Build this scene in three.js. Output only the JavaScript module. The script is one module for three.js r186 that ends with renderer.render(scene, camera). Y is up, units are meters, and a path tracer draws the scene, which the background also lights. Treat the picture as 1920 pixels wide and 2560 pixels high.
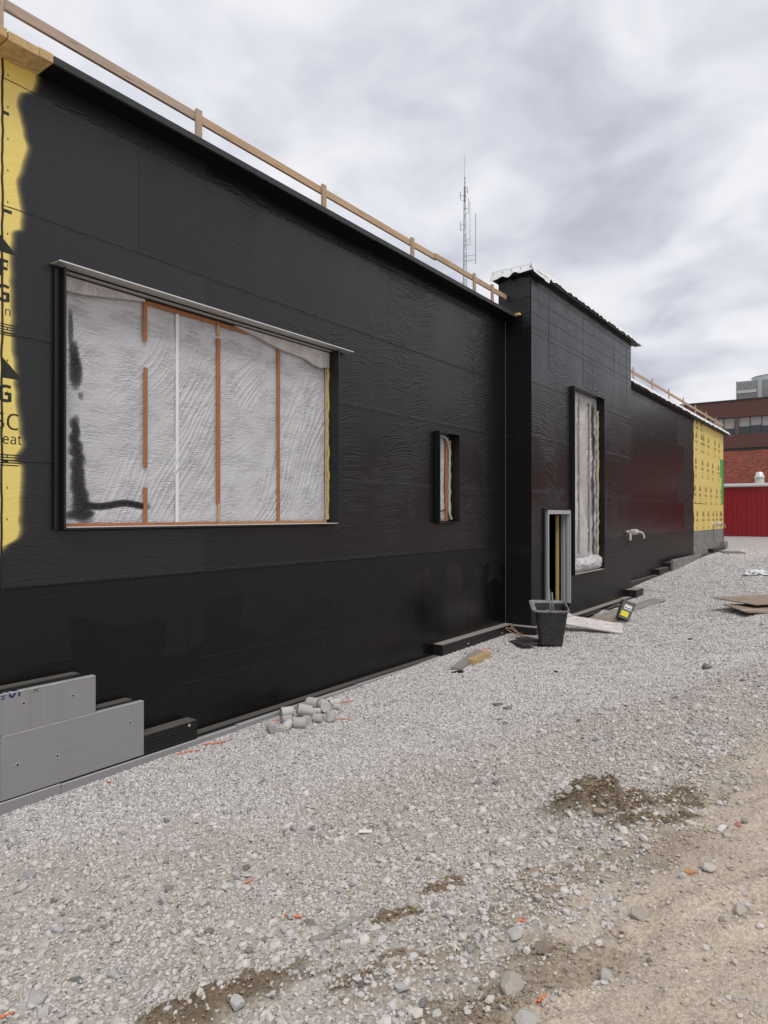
import * as THREE from 'three';
import { RoundedBoxGeometry } from 'three/addons/geometries/RoundedBoxGeometry.js';
import { mergeGeometries, mergeVertices } from 'three/addons/utils/BufferGeometryUtils.js';
import { createNoise2D, createNoise3D } from 'simplex-noise';

// ---------------------------------------------------------------- camera, sky, sun, exposure
// The wall's face is the plane x = 0 and runs along -z; y is up, metres.
const scene = new THREE.Scene();
const camera = new THREE.PerspectiveCamera(73.96, 768 / 1024, 0.1, 1200);
camera.position.set(6.75, 2.75, 0);
camera.rotation.order = 'YXZ';
camera.rotation.set(Math.atan(7 / 1700), Math.atan(1228 / 1700), 0);

const renderer = new THREE.WebGLRenderer({ antialias: true });
renderer.toneMapping = THREE.LinearToneMapping;
renderer.toneMappingExposure = 1.12;
renderer.shadowMap.enabled = true;

function rng(seed) { let a = seed >>> 0; return () => { a = (a + 0x6D2B79F5) | 0; let t = Math.imul(a ^ (a >>> 15), 1 | a); t = (t + Math.imul(t ^ (t >>> 7), 61 | t)) ^ t; return ((t ^ (t >>> 14)) >>> 0) / 4294967296; }; }
const n2 = createNoise2D(rng(11)), n2b = createNoise2D(rng(12)), n2c = createNoise2D(rng(13)), n3 = createNoise3D(rng(14));
const clamp = (v, a = 0, b = 1) => Math.min(b, Math.max(a, v));
const smooth = (a, b, t) => { t = clamp((t - a) / (b - a)); return t * t * (3 - 2 * t); };
const lerp = (a, b, t) => a + (b - a) * t;
const fbm = (n, x, y, o = 4, g = 0.5) => { let s = 0, a = 1, f = 1, t = 0; for (let i = 0; i < o; i++) { s += a * n(x * f, y * f); t += a; a *= g; f *= 2.03; } return s / t; };

{ // overcast sky: one broken cloud deck, seen in perspective
  const W = 2048, Hh = 1024, d = new Float32Array(W * Hh * 4);
  for (let j = 0; j < Hh; j++) {
    const el = (j + 0.5) / Hh * Math.PI - Math.PI / 2, sy = Math.sin(el), cy = Math.cos(el);
    for (let i = 0; i < W; i++) {
      const az = (i + 0.5) / W * 2 * Math.PI, k = (j * W + i) * 4;
      let r, g, b;
      if (sy < -0.02) { r = 0.3; g = 0.29; b = 0.28; } else {
        const q = 1 / (Math.max(sy, 0) + 0.22), px = Math.cos(az) * cy * q, pz = Math.sin(az) * cy * q;
        const wx = px + 0.10 * fbm(n2b, px * 1.6 + 5, pz * 1.6, 3), wz = pz + 0.10 * fbm(n2b, px * 1.6, pz * 1.6 + 9, 3);
        let c = fbm(n2, wx * 1.25 + 3.1, wz * 1.25 + 1.7, 6, 0.52);           // the deck's thickness
        const fine = fbm(n2c, wx * 3.4, wz * 3.4, 4, 0.55);
        c = clamp(0.60 + 0.66 * c + 0.12 * fine);
        const light = lerp(0.44, 0.80, smooth(0.0, 1, c));
        const blue = 1 - smooth(0.2, 0.9, c);
        r = light * (1 - 0.060 * blue); g = light * (1.005 - 0.02 * blue); b = light * (1.055 + 0.075 * blue);
      }
      d[k] = r; d[k + 1] = g; d[k + 2] = b; d[k + 3] = 1;
    }
  }
  const t = new THREE.DataTexture(d, W, Hh, THREE.RGBAFormat, THREE.FloatType);
  t.mapping = THREE.EquirectangularReflectionMapping; t.magFilter = THREE.LinearFilter; t.needsUpdate = true;
  scene.background = t; scene.environment = t;
}
const sun = new THREE.DirectionalLight(new THREE.Color(1, 0.965, 0.92), 1.5);
sun.position.set(26, 46, 6); sun.target.position.set(2, 0, -10);
sun.shadow.radius = 42; sun.castShadow = true; sun.shadow.mapSize.set(2048, 2048);
Object.assign(sun.shadow.camera, { left: -60, right: 60, top: 60, bottom: -60, near: 1, far: 160 });
scene.add(sun, sun.target);

// ---------------------------------------------------------------- helpers
const taken = {};
const numbered = (n) => { const k = taken[n] = (taken[n] ?? -1) + 1; return k ? `${n}_${String(k).padStart(3, '0')}` : n; };
const tag = (o, label, category, group, kind) => { o.userData.label = label; o.userData.category = category; if (group) o.userData.group = group; if (kind) o.userData.kind = kind; return o; };
function thing(name, label, category, [x, y, z] = [0, 0, 0], turn = 0, group) {
  const o = new THREE.Group(); o.name = numbered(name); o.position.set(x, y, z); o.rotation.y = turn; scene.add(o);
  return tag(o, label, category, group);
}
function one(name, geo, m, label, category, group, kind) {
  const o = new THREE.Mesh(geo, m); o.name = numbered(name); o.castShadow = o.receiveShadow = true; scene.add(o);
  return tag(o, label, category, group, kind);
}
function part(parent, name, geo, m, pos, rot) {
  const o = new THREE.Mesh(geo, m); o.name = name; o.castShadow = o.receiveShadow = true;
  if (pos) o.position.set(...pos); if (rot) o.rotation.set(...rot);
  parent.add(o); return o;
}
const lin = (r, g, b) => new THREE.Color().setRGB(r, g, b);
const std = (c, roughness = 0.8, o = {}) => new THREE.MeshStandardMaterial({ color: Array.isArray(c) ? lin(...c) : c, roughness, ...o });
const phy = (c, roughness = 0.8, o = {}) => new THREE.MeshPhysicalMaterial({ color: Array.isArray(c) ? lin(...c) : c, roughness, ...o });
// an axis-aligned block from corner to corner, edges eased by r
function block(x0, x1, y0, y1, z0, z1, r = 0) {
  const w = Math.abs(x1 - x0), h = Math.abs(y1 - y0), d = Math.abs(z1 - z0);
  const g = r ? new RoundedBoxGeometry(w, h, d, 1, Math.min(r, w / 2.05, h / 2.05, d / 2.05)) : new THREE.BoxGeometry(w, h, d);
  return g.translate((x0 + x1) / 2, (y0 + y1) / 2, (z0 + z1) / 2);
}
const merge = (l) => mergeGeometries(l.map((g) => (g.index ? g.toNonIndexed() : g)));
const tube = (pts, r, seg = 12, rad = 6) => new THREE.TubeGeometry(new THREE.CatmullRomCurve3(pts.map((p) => new THREE.Vector3(...p))), seg, r, rad, false);
function rod(a, b, r, rad = 6, r2 = r) {
  const A = new THREE.Vector3(...a), B = new THREE.Vector3(...b), d = B.clone().sub(A);
  const g = new THREE.CylinderGeometry(r2, r, d.length(), rad);
  g.applyQuaternion(new THREE.Quaternion().setFromUnitVectors(new THREE.Vector3(0, 1, 0), d.normalize()));
  return g.translate((A.x + B.x) / 2, (A.y + B.y) / 2, (A.z + B.z) / 2);
}
const setUV = (g, f) => { const p = g.attributes.position, u = new Float32Array(p.count * 2); for (let i = 0; i < p.count; i++) { const [a, b] = f(p.getX(i), p.getY(i), p.getZ(i)); u[2 * i] = a; u[2 * i + 1] = b; } g.setAttribute('uv', new THREE.BufferAttribute(u, 2)); return g; };
function dataTex(w, h, f, srgb, wrap = THREE.RepeatWrapping) {
  const d = new Uint8Array(w * h * 4);
  for (let j = 0; j < h; j++) for (let i = 0; i < w; i++) { const v = f(i / w, j / h), k = (j * w + i) * 4; if (typeof v === 'number') d[k] = d[k + 1] = d[k + 2] = clamp(v) * 255; else { d[k] = clamp(v[0]) * 255; d[k + 1] = clamp(v[1]) * 255; d[k + 2] = clamp(v[2]) * 255; } d[k + 3] = 255; }
  const t = new THREE.DataTexture(d, w, h); t.wrapS = t.wrapT = wrap; t.magFilter = THREE.LinearFilter; t.minFilter = THREE.LinearMipmapLinearFilter; t.generateMipmaps = true; if (srgb) t.colorSpace = THREE.SRGBColorSpace; t.needsUpdate = true; return t;
}
function canvasTex(w, h, draw) {
  const c = document.createElement('canvas'); c.width = w; c.height = h; draw(c.getContext('2d'), w, h);
  const t = new THREE.CanvasTexture(c); t.colorSpace = THREE.SRGBColorSpace; t.anisotropy = 8; return t;
}
const torus = (n, u, v, f) => n(Math.cos(u * 2 * Math.PI) * f / 6.283, Math.sin(u * 2 * Math.PI) * f / 6.283, v * f);

// ---------------------------------------------------------------- ground
const GZ = [[200, -0.2], [20, -0.2], [0, -0.09], [-3.1, -0.02], [-8, 0.05], [-11, 0.11], [-14, 0.14], [-21.5, 0.24], [-24, 0.38], [-27.5, 0.5], [-33.5, 0.78], [-41, 0.92], [-48, 1.37], [-60, 1.6], [-500, 1.6]];
const XG = [[2, 0.1], [-1, 0.2], [-2.67, 0.94], [-4.6, 2.2], [-7, 3.06], [-10.4, 5.4], [-12.5, 7], [-16, 11], [-500, 60]];
const XD = [[2, 4.8], [0, 5.0], [-2.47, 5.26], [-3.2, 5.38], [-4.25, 5.5], [-6.75, 6.0], [-9, 6.5], [-12, 8], [-16, 14], [-500, 90]];
const along = (L, z) => { for (let i = 1; i < L.length; i++) if (z >= L[i][0]) { const [a, b] = L[i - 1], [c, e] = L[i]; return z > a ? b : b + (e - b) * (a - z) / (a - c); } return L[L.length - 1][1]; };
const soilAt = [ // damp soil: x, z, half length, half width, turn, height
  [4.13, -2.24, 0.50, 0.20, -1.0, 0.09], [5.06, -4.93, 0.30, 0.27, -0.3, 0.17], [5.45, -4.98, 0.46, 0.24, -0.12, 0.02, 0.85], [5.55, -4.6, 0.30, 0.14, -0.5, 0.02],
  [4.6, -3.62, 0.20, 0.07, -0.9, 0.02], [4.53, -3.18, 0.17, 0.06, -0.7, 0.02], [4.74, -2.66, 0.20, 0.10, -0.9, 0.03, 0.7], [5.58, -2.95, 0.40, 0.20, -1.0, 0.02, 0.5], [5.36, -2.5, 0.30, 0.20, -0.8, 0.03, 0.6], [5.2, -3.3, 0.3, 0.16, -1.1, 0.01, 0.35], [5.7, -4.1, 0.5, 0.24, -0.9, 0.01, 0.35]];
function soil(x, z) {
  let s = 0, h = 0;
  for (const [a, b, l, w, t, up, k = 1] of soilAt) {
    const dx = x - a, dz = z - b; if (dx * dx + dz * dz > 1) continue;
    const u = (dx * Math.cos(t) + dz * Math.sin(t)) / l, v = (-dx * Math.sin(t) + dz * Math.cos(t)) / w;
    const q = Math.sqrt(u * u + v * v) + 0.34 * n2(x * 4.5, z * 4.5) + 0.2 * n2b(x * 13, z * 13) + 0.12 * n2c(x * 31, z * 31);
    s = Math.max(s, k * (1 - smooth(0.55, 1.2, q))); h = Math.max(h, up * (1 - smooth(0.1, 1.15, q)));
  }
  return [s, h];
}
// 0 = clean crushed stone, 1 = stone mixed with fines; second value: dry tan soil
function zones(x, z) {
  const w = 0.45 * fbm(n2, x * 0.55, z * 0.55, 3) + 0.16 * n2b(x * 2.6, z * 2.6);
  const mixed = smooth(-0.8, 0.9, x - along(XG, z) + w), dry = smooth(-0.22, 0.35, x - along(XD, z) + 0.55 * w + 0.12 * n2c(x * 5, z * 5));
  return [mixed, dry];
}
// turned earth thrown up beside the track
const churn = (x, z) => { if (z < -9 || z > 1) return 0; const d = x - along(XD, z) + 0.14 + 0.16 * n2(x * 1.4, z * 1.4); return smooth(0.42, 0.12, Math.abs(d)) * smooth(-0.5, 0.25, n2b(x * 1.1 + 2, z * 1.1)) * smooth(-7.5, -5, z); };
function groundY(x, z) {
  const amp = 1.05 - 0.75 * smooth(4, 30, -z), far = smooth(60, 20, Math.hypot(x - 4, z + 8));
  let y = along(GZ, z) + amp * smooth(1.8, 7.6, x);
  if (x < 0.3) return y;
  const [m, dry] = zones(x, z), [, up] = soil(x, z), near = smooth(18, 10, -z);
  y += far * (0.022 * n2(x * 0.7, z * 0.7) + 0.012 * n2b(x * 1.9, z * 1.9)) * smooth(0.3, 1.2, x) + up;
  if (near > 0) {
    const rough = Math.max(m * 0.75, dry * 0.55, up > 0.01 ? 1.1 : 0);
    y += near * rough * (0.014 * n2c(x * 4.3, z * 4.3) + 0.011 * Math.abs(n2(x * 11, z * 11)) + 0.007 * n2b(x * 24, z * 24));
    y += near * 0.055 * churn(x, z) * (0.7 + 0.5 * n2c(x * 2.5, z * 2.5)) + near * churn(x, z) * 0.012 * Math.abs(n2(x * 14, z * 14));
    const lug = Math.sin((x * 0.72 + z * 0.55) * 30 + 2.2 * n2(x * 1.3, z * 1.3));     // tyre lugs pressed in the dry soil
    y += near * dry * 0.028 * lug * smooth(-0.2, 0.4, n2b(x * 0.8 + 4, z * 0.8)) - 0.05 * dry * near * smooth(0.0, 0.7, n2(x * 0.9 + 8, z * 0.6));
  }
  return y;
}
{
  const xs = [-500, -200, -80, -30, -12, -4, -1, -0.3], zs = [200, 80, 30, 12, 5, 2];
  for (let x = -0.15; x < 8.6; x += 0.03) xs.push(x); for (let s = 0.06; xs[xs.length - 1] < 500; s *= 1.22) xs.push(xs[xs.length - 1] + s);
  for (let z = 0.6; z > -13; z -= 0.03) zs.push(z); for (let s = 0.04; zs[zs.length - 1] > -500; s *= 1.045) zs.push(zs[zs.length - 1] - Math.min(s, 40));
  const nx = xs.length, nz = zs.length, p = new Float32Array(nx * nz * 3), c = new Float32Array(nx * nz * 3), u = new Float32Array(nx * nz * 2), id = [];
  for (let j = 0; j < nz; j++) for (let i = 0; i < nx; i++) {
    const x = xs[i], z = zs[j], k = j * nx + i;
    p[3 * k] = x; p[3 * k + 1] = groundY(x, z); p[3 * k + 2] = z; u[2 * k] = x / 2.2; u[2 * k + 1] = z / 2.2;
    const [m, dry] = zones(x, z), [s] = soil(x, z), t = 0.5 + 0.5 * n2c(x * 1.1, z * 1.1), t2 = 0.5 + 0.5 * n2(x * 7, z * 7);
    let col = [0.535, 0.505, 0.49];
    const mix = [lerp(0.48, 0.57, t), lerp(0.45, 0.53, t), lerp(0.40, 0.475, t)], tan = [lerp(0.56, 0.67, t), lerp(0.475, 0.565, t), lerp(0.385, 0.46, t)], damp = [lerp(0.17, 0.26, t2), lerp(0.128, 0.195, t2), lerp(0.084, 0.13, t2)], turned = [lerp(0.36, 0.44, t2), lerp(0.30, 0.365, t2), lerp(0.24, 0.295, t2)], ch = churn(x, z);
    for (let q = 0; q < 3; q++) { let v = lerp(col[q], mix[q], m); v = lerp(v, tan[q], dry); v = lerp(v, turned[q], ch); v = lerp(v, damp[q], s); c[3 * k + q] = v; }
  }
  for (let j = 0; j < nz - 1; j++) for (let i = 0; i < nx - 1; i++) { const a = j * nx + i, b = a + 1, e = a + nx, f = e + 1; id.push(a, b, e, b, f, e); }
  const g = new THREE.BufferGeometry();
  g.setAttribute('position', new THREE.BufferAttribute(p, 3)); g.setAttribute('color', new THREE.BufferAttribute(c, 3)); g.setAttribute('uv', new THREE.BufferAttribute(u, 2)); g.setIndex(id); g.computeVertexNormals();
  const grainSize = 2048, cells = 210, R = rng(5), seeds = [...Array(cells * cells)].map(() => [R(), R(), R()]);
  const grain = (a, b) => { // crushed grains: nearest of scattered points, wrapped
    const x = a * cells, y = b * cells, ix = Math.floor(x), iy = Math.floor(y); let d1 = 9, d2 = 9, tone = 0;
    for (let dy = -1; dy < 2; dy++) for (let dx = -1; dx < 2; dx++) { const s = seeds[((iy + dy + cells) % cells) * cells + (ix + dx + cells) % cells], e = Math.hypot(ix + dx + s[0] - x, iy + dy + s[1] - y); if (e < d1) { d2 = d1; d1 = e; tone = s[2]; } else if (e < d2) d2 = e; }
    return [d1, d2, tone];
  };
  const cm = dataTex(grainSize, grainSize, (a, b) => { const [d1, d2, t] = grain(a, b), e = smooth(0.0, 0.16, d2 - d1), f = 0.1 * torus(n3, a, b, 90); const v = (0.84 + 0.16 * t) * lerp(0.9, 1, e) + 0.6 * f; return [v, v * 0.995, v * 0.985]; }, true);
  const bm = dataTex(grainSize, grainSize, (a, b) => { const [d1, d2, t] = grain(a, b); return 0.25 * t + 0.6 * smooth(0, 0.5, d2 - d1) + 0.12 * torus(n3, a, b, 120); });
  const ground = one('ground', g, std(0xffffff, 0.95, { vertexColors: true, map: cm, bumpMap: bm, bumpScale: 0.0026 }), 'crushed stone yard rising into mixed and tan soil', 'ground', null, 'structure');
  void ground;
}
// ---- loose stones
function stoneGeo(seed, detail = 0, jag = 0.32) {
  let g = mergeVertices(new THREE.IcosahedronGeometry(1, detail).deleteAttribute('normal').deleteAttribute('uv'), 1e-3);
  const R = rng(seed), p = g.attributes.position, planes = [...Array(detail ? 14 : 3)].map(() => [new THREE.Vector3(R() - 0.5, R() - 0.5, R() - 0.5).normalize(), detail ? 0.52 + 0.22 * R() : 0.55 + 0.35 * R()]);
  for (let i = 0; i < p.count; i++) {
    const v = new THREE.Vector3().fromBufferAttribute(p, i).multiplyScalar(1 - jag * 0.5 + jag * R());
    for (const [n, d] of planes) { const e = v.dot(n) - d; if (e > 0) v.addScaledVector(n, -e); }
    p.setXYZ(i, v.x, v.y, v.z);
  }
  g = g.toNonIndexed(); g.computeVertexNormals(); return g;
}
const stoneMat = std(0xffffff, 0.92);
function scatter(name, label, category, n, pick, seed, sizes, tones) {
  const R = rng(seed), geos = [1, 2, 3].map((k) => stoneGeo(seed * 7 + k)), lists = geos.map(() => []), q = new THREE.Quaternion(), e = new THREE.Euler();
  for (let k = 0; k < n; k++) {
    const at = pick(R); if (!at) continue;
    const [x, z] = at, s = sizes(R, x, z); if (!s) continue;
    e.set((R() - 0.5) * 1.1, R() * 6.28, (R() - 0.5) * 1.1); q.setFromEuler(e);
    const sx = s * (0.8 + 0.7 * R()), sy = s * (0.45 + 0.4 * R()), sz = s * (0.7 + 0.5 * R());
    lists[k % 3].push([new THREE.Matrix4().compose(new THREE.Vector3(x, groundY(x, z) + sy * (0.1 + 0.35 * R()), z), q, new THREE.Vector3(sx, sy, sz)), tones(R, x, z)]);
  }
  lists.forEach((l, i) => {
    const im = new THREE.InstancedMesh(geos[i], stoneMat, l.length); im.name = numbered(name); im.castShadow = im.receiveShadow = true;
    l.forEach(([m, c], k) => { im.setMatrixAt(k, m); im.setColorAt(k, c); });
    scene.add(im); tag(im, label, category, null, 'stuff');
  });
}
const grey = (R, lo, hi, warm = 0.03) => { const v = lo + (hi - lo) * Math.pow(R(), 0.8); const w = warm * R(); return lin(v * (1.02 + 0.5 * w), v * (0.985 - 0.1 * w), v * (0.975 - 0.9 * w)); };
const gravelTone = (R, x, z) => { const a = R(), [m, dry] = zones(x, z), e = 1 - 0.06 * m; if (a < 0.07) return grey(R, 0.13, 0.26); if (a < 0.11 + 0.12 * dry) return lin(0.48 * e, 0.425 * e, 0.36 * e); return grey(R, lerp(0.34, 0.38, m) * e, lerp(0.72, 0.64, m) * e, 0.04 + 0.08 * m); };
// clean stone in front of the wall, then the thinner cover on the mixed ground
scatter('gravel', 'light grey crushed stone covering the yard along the black wall', 'gravel', 400000, (R) => {
  const t = R(), z = -0.6 - (t < 0.55 ? 10.5 * R() : 10.5 + 30 * Math.pow(R(), 1.35)), x = 0.215 + 8 * R();
  if (z < -13.6 && x < 0.85 && z > -22.3) return null; if (z < -28 && x < 0.3) return null;
  const [m, dry] = zones(x, z), [s] = soil(x, z);
  return R() < (1 - 0.45 * m) * (1 - 0.93 * dry) * (1 - 0.86 * s) ? [x, z] : null;
}, 21, (R, x, z) => { const far = smooth(6, 18, Math.hypot(x - 6.75, z)); return (0.0075 + 0.0075 * R() * R() + 0.003 * R()) * (1 + 0.55 * far + 0.7 * smooth(18, 34, -z)); }, gravelTone);
scatter('coarse_stone', 'coarser broken stone loose on the mixed ground in front', 'stones', 52000, (R) => {
  const z = -0.7 - 10 * Math.pow(R(), 1.2), x = 0.5 + 7.5 * R(), [m, dry] = zones(x, z), [s] = soil(x, z);
  const clump = smooth(-0.25, 0.5, fbm(n2b, x * 1.2 + 7, z * 1.2, 2));
  return R() < m * (0.25 + 0.75 * clump) * (1 - 0.86 * dry) * (1 - 0.45 * s) ? [x, z] : null;
}, 33, (R) => 0.009 + 0.026 * Math.pow(R(), 4.2), gravelTone);
scatter('soil_clod', 'brown crumbs and clods of dug soil over the damp patches', 'soil', 60000, (R) => {
  const k = Math.floor(R() * soilAt.length), [a, b, l] = soilAt[k], x = a + (R() - 0.5) * 2.6 * l, z = b + (R() - 0.5) * 2.6 * l, [s] = soil(x, z);
  return R() < s ? [x, z] : null;
}, 41, (R) => 0.003 + 0.010 * Math.pow(R(), 3.5), (R, x, z) => { const v = 0.75 + 0.5 * R(), k = 1 - smooth(0.3, 0.8, soil(x, z)[0]); return lin(lerp(0.215, 0.40, k) * v, lerp(0.16, 0.335, k) * v, lerp(0.105, 0.265, k) * v); });
scatter('dry_crumb', 'small tan crumbs lying on the dry soil at the right', 'soil', 90000, (R) => {
  const z = -0.8 - 10 * R(), x = 3.4 + 5 * R(), [m, dry] = zones(x, z); return R() < Math.max(0.25 * m, 0.4 * dry, churn(x, z)) ? [x, z] : null;
}, 47, (R) => 0.0035 + 0.009 * Math.pow(R(), 3), (R) => { const v = 0.75 + 0.45 * R(); return lin(0.50 * v, 0.42 * v, 0.34 * v); });

// ---------------------------------------------------------------- the building's coats and boards
const LEN = 11.6, TALL = 7.4, Z0 = -2.6;                       // the sheet of relief covers 11.6 m of wall by 7.4 m
const rows = [2.05, 3.27, 4.49, 5.71, 6.93, 7.24];
const wallUV = (x, y, z) => [(Z0 - z) / LEN, y / TALL];
const relief = (a, b) => {
  const s = a * LEN, y = b * TALL, cw = 1.28, ph = s / cw + 0.25 * n2(s * 0.2, y * 0.6), ci = Math.floor(ph), t = (ph - ci) * 2 - 1;
  const arc = -0.09 * t * t + 0.05 * t + 0.05 * n2b(s * 0.9, y * 0.8);
  const cover = (0.18 + 0.82 * smooth(-0.5, 0.6, n2c(s * 0.45 + ci * 3.7, y * 0.4))) * lerp(0.6, 1.15, smooth(2, 9, s)) * (y > 2.05 ? 1 : 0.42);
  const st = n2(s * 0.55 + ci * 13.1, (y - arc) * 13), st2 = n2b(s * 0.9 + ci * 5.3, (y - arc * 0.8) * 27);
  let h = 0.42 + cover * (0.24 * Math.pow(1 - Math.abs(st), 6) + 0.09 * st2 * (0.4 + 0.6 * Math.abs(st))) + 0.10 * n2c(s * 0.7, y * 0.9);
  const edge = Math.abs(t); h += 0.06 * smooth(0.93, 0.985, edge) * smooth(-0.4, 0.2, n2(s * 2, y * 0.7));       // laps between sweeps
  for (const r of rows) { const d = Math.abs(y - r - 0.006 * n2(s * 3, r)); if (d < 0.06) h += (0.30 * smooth(0.05, 0.004, d)) * (0.55 + 0.45 * n2b(s * 9, y * 30)) + 0.12 * smooth(0.06, 0.02, d) * n2(s * 26, y * 40); }
  const dab = n2c(s * 3.1, y * 7.3); if (dab > 0.78) h += 0.5 * (dab - 0.78) * (0.6 + 0.6 * n2(s * 60, y * 60));
  const dot = n2b(s * 34, y * 34); if (y < 2.05 && dot > 0.86) h += 1.6 * (dot - 0.86);
  return h;
};
const reliefTex = dataTex(2048, 1306, relief, false, THREE.MirroredRepeatWrapping);
const sheenTex = dataTex(1024, 654, (a, b) => { // how glossy the coat dried, patch by patch
  const s = a * LEN, y = b * TALL; let v = 0.50 + 0.045 * n2(s * 0.9, y * 0.5) + 0.03 * n2b(s * 3.3, y * 1.3) + 0.03 * n2c(s * 14, y * 30);
  if (y < 2.05) v += 0.22; if (y < 1.42 + 0.20 * n2c(s * 0.9, 2) + 0.22 * (n2(Math.floor(s * 1.7 + 0.1 * n2b(s, y * 2)) * 9.1, 4) > 0 ? 1 : -1)) v -= 0.36; return v;
}, false, THREE.MirroredRepeatWrapping);
const blackCoat = phy([0.0055, 0.0052, 0.0056], 0.66, { bumpMap: reliefTex, bumpScale: 0.017, roughnessMap: sheenTex });
const footCoat = phy([0.004, 0.0037, 0.0037], 0.72, { bumpMap: reliefTex, bumpScale: 0.014, roughnessMap: sheenTex, specularIntensity: 0.75 });
const farCoat = phy([0.007, 0.0066, 0.007], 0.6, { bumpMap: reliefTex, bumpScale: 0.006, roughnessMap: sheenTex });
const lowCoat = phy([0.005, 0.0047, 0.0048], 0.45, { bumpMap: reliefTex, bumpScale: 0.010, specularIntensity: 0.85 });
const plainBlack = phy([0.011, 0.0105, 0.011], 0.5);
const blackSteel = phy([0.009, 0.009, 0.009], 0.34);
const dust = std([0.095, 0.087, 0.076], 0.95);
const dustPale = std([0.27, 0.25, 0.225], 0.95);

// yellow sheathing with the black coat sprayed over it, for the stretch at the left end of the long wall
const sprayMap = canvasTex(1024, 2048, (g, W, Hh) => { // 2.0 m wide (z from -2.6 to -4.6), 7.4 m tall
  const X = (z) => (Z0 - z) / 2.0 * W, Y = (y) => Hh - y / TALL * Hh;
  g.fillStyle = '#1c1b1c'; g.fillRect(0, 0, W, Hh);
  const R = rng(8), edge = [[7.3, -3.42], [6.98, -3.41], [6.86, -3.27], [6.72, -3.25], [6.5, -3.3], [6.34, -3.34], [6.2, -3.3], [5.95, -3.24], [5.75, -3.28], [5.55, -3.28], [5.46, -3.2], [5.1, -3.18], [4.7, -3.19], [4.42, -3.19], [4.2, -3.22], [4.05, -3.22], [3.85, -3.24], [3.6, -3.27], [3.42, -3.29], [3.3, -3.23], [3.2, -3.29], [2.9, -3.28], [2.75, -3.27], [2.55, -3.27], [2.46, -3.14]];
  for (let k = 26; k >= 0; k--) { // the soft outer mist of the spray first, bare yellow last
    const f = 1 - k / 26, o = k * 1.9;
    g.fillStyle = `rgb(${Math.round(lerp(28, 236, f * f))},${Math.round(lerp(27, 213, f * f))},${Math.round(lerp(28, 118, f * f))})`;
    g.beginPath(); g.moveTo(-10, Y(7.4)); new THREE.SplineCurve(edge.map(([y, z]) => new THREE.Vector2(X(z), Y(y)))).getPoints(160).forEach((q) => g.lineTo(q.x + o + 5 * n2(q.y * 0.02, 3), q.y)); g.lineTo(X(-3.1), Y(2.44) + o); g.lineTo(-10, Y(2.44) + o); g.closePath(); g.fill();
  }
  g.fillStyle = '#1d1a12'; g.textBaseline = 'alphabetic'; g.textAlign = 'left';
  const word = (s, z, y, h, font = 'bold') => { g.save(); g.translate(X(z), Y(y)); g.scale(1, (Hh / TALL) / (W / 2.0)); g.font = `${font} ${Math.round(h * W / 2.0 * 1.35)}px sans-serif`; g.fillText(s, 0, 0); g.restore(); };
  const tri = (z, y) => { g.beginPath(); g.moveTo(X(z), Y(y)); g.lineTo(X(z), Y(y + 0.2)); g.lineTo(X(z - 0.2), Y(y)); g.fill(); };
  tri(-3.06, 5.26); word('F', -3.06, 5.03, 0.17); word('G', -3.04, 4.79, 0.17); word('nin', -3.04, 4.66, 0.085, ''); tri(-3.12, 4.06); word('G', -3.06, 3.83, 0.17); word('SC', -3.04, 3.57, 0.16, ''); word('eat', -3.12, 3.43, 0.10, '');
  for (const y0 of [4.58, 3.33]) for (let k = 0; k < 5; k++) g.fillRect(X(-3.10), Y(y0 - k * 0.025), 90 + 30 * R(), 3);
  for (const [y, w] of [[7.2, 0], [6.62, 26], [5.68, 40], [3.28, 26]]) g.fillRect(X(-3.13), Y(y), w, 9);
  for (let y = 2.4; y < 7.2; y += 0.305) { g.beginPath(); g.arc(X(-3.17), Y(y), 3, 0, 7); g.fill(); }
});
const sprayCoat = phy(0xffffff, 0.72, { map: sprayMap, bumpMap: reliefTex, bumpScale: 0.009, roughnessMap: sheenTex });
sprayMap.channel = 1;
const yellowBoard = std([0.62, 0.47, 0.12], 0.85);

// wood
const woodTex = dataTex(512, 256, (a, b) => { const v = 0.80 + 0.10 * n2(a * 3, b * 22) + 0.07 * n2b(a * 9, b * 70) + 0.05 * n2c(a * 2, b * 5); const knot = Math.hypot((a * 6 % 1 - 0.5) * 1.2, (b - 0.3 - 0.4 * n2(Math.floor(a * 6), 1)) * 3); const k = smooth(0.05, 0.16, knot); return [v * lerp(0.6, 1, k), v * lerp(0.52, 1, k), v * lerp(0.45, 1, k)]; }, true);
const wood = (r, g, b, ro = 0.8) => std([r, g, b], ro, { map: woodTex, bumpMap: woodTex, bumpScale: 0.0012 });
const pine = wood(0.86, 0.60, 0.37), pineAged = wood(0.74, 0.57, 0.44), pineFresh = wood(0.80, 0.55, 0.27), batten = wood(0.62, 0.24, 0.09, 0.7), soffitWood = wood(0.90, 0.63, 0.30), paleBoard = wood(1.0, 0.92, 0.87), plyWood = wood(0.52, 0.40, 0.30), greyWood = wood(0.48, 0.44, 0.39);
const lumber = (len, w, t) => new RoundedBoxGeometry(len, w, t, 1, Math.min(0.004, t * 0.3));   // long axis x

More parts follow.
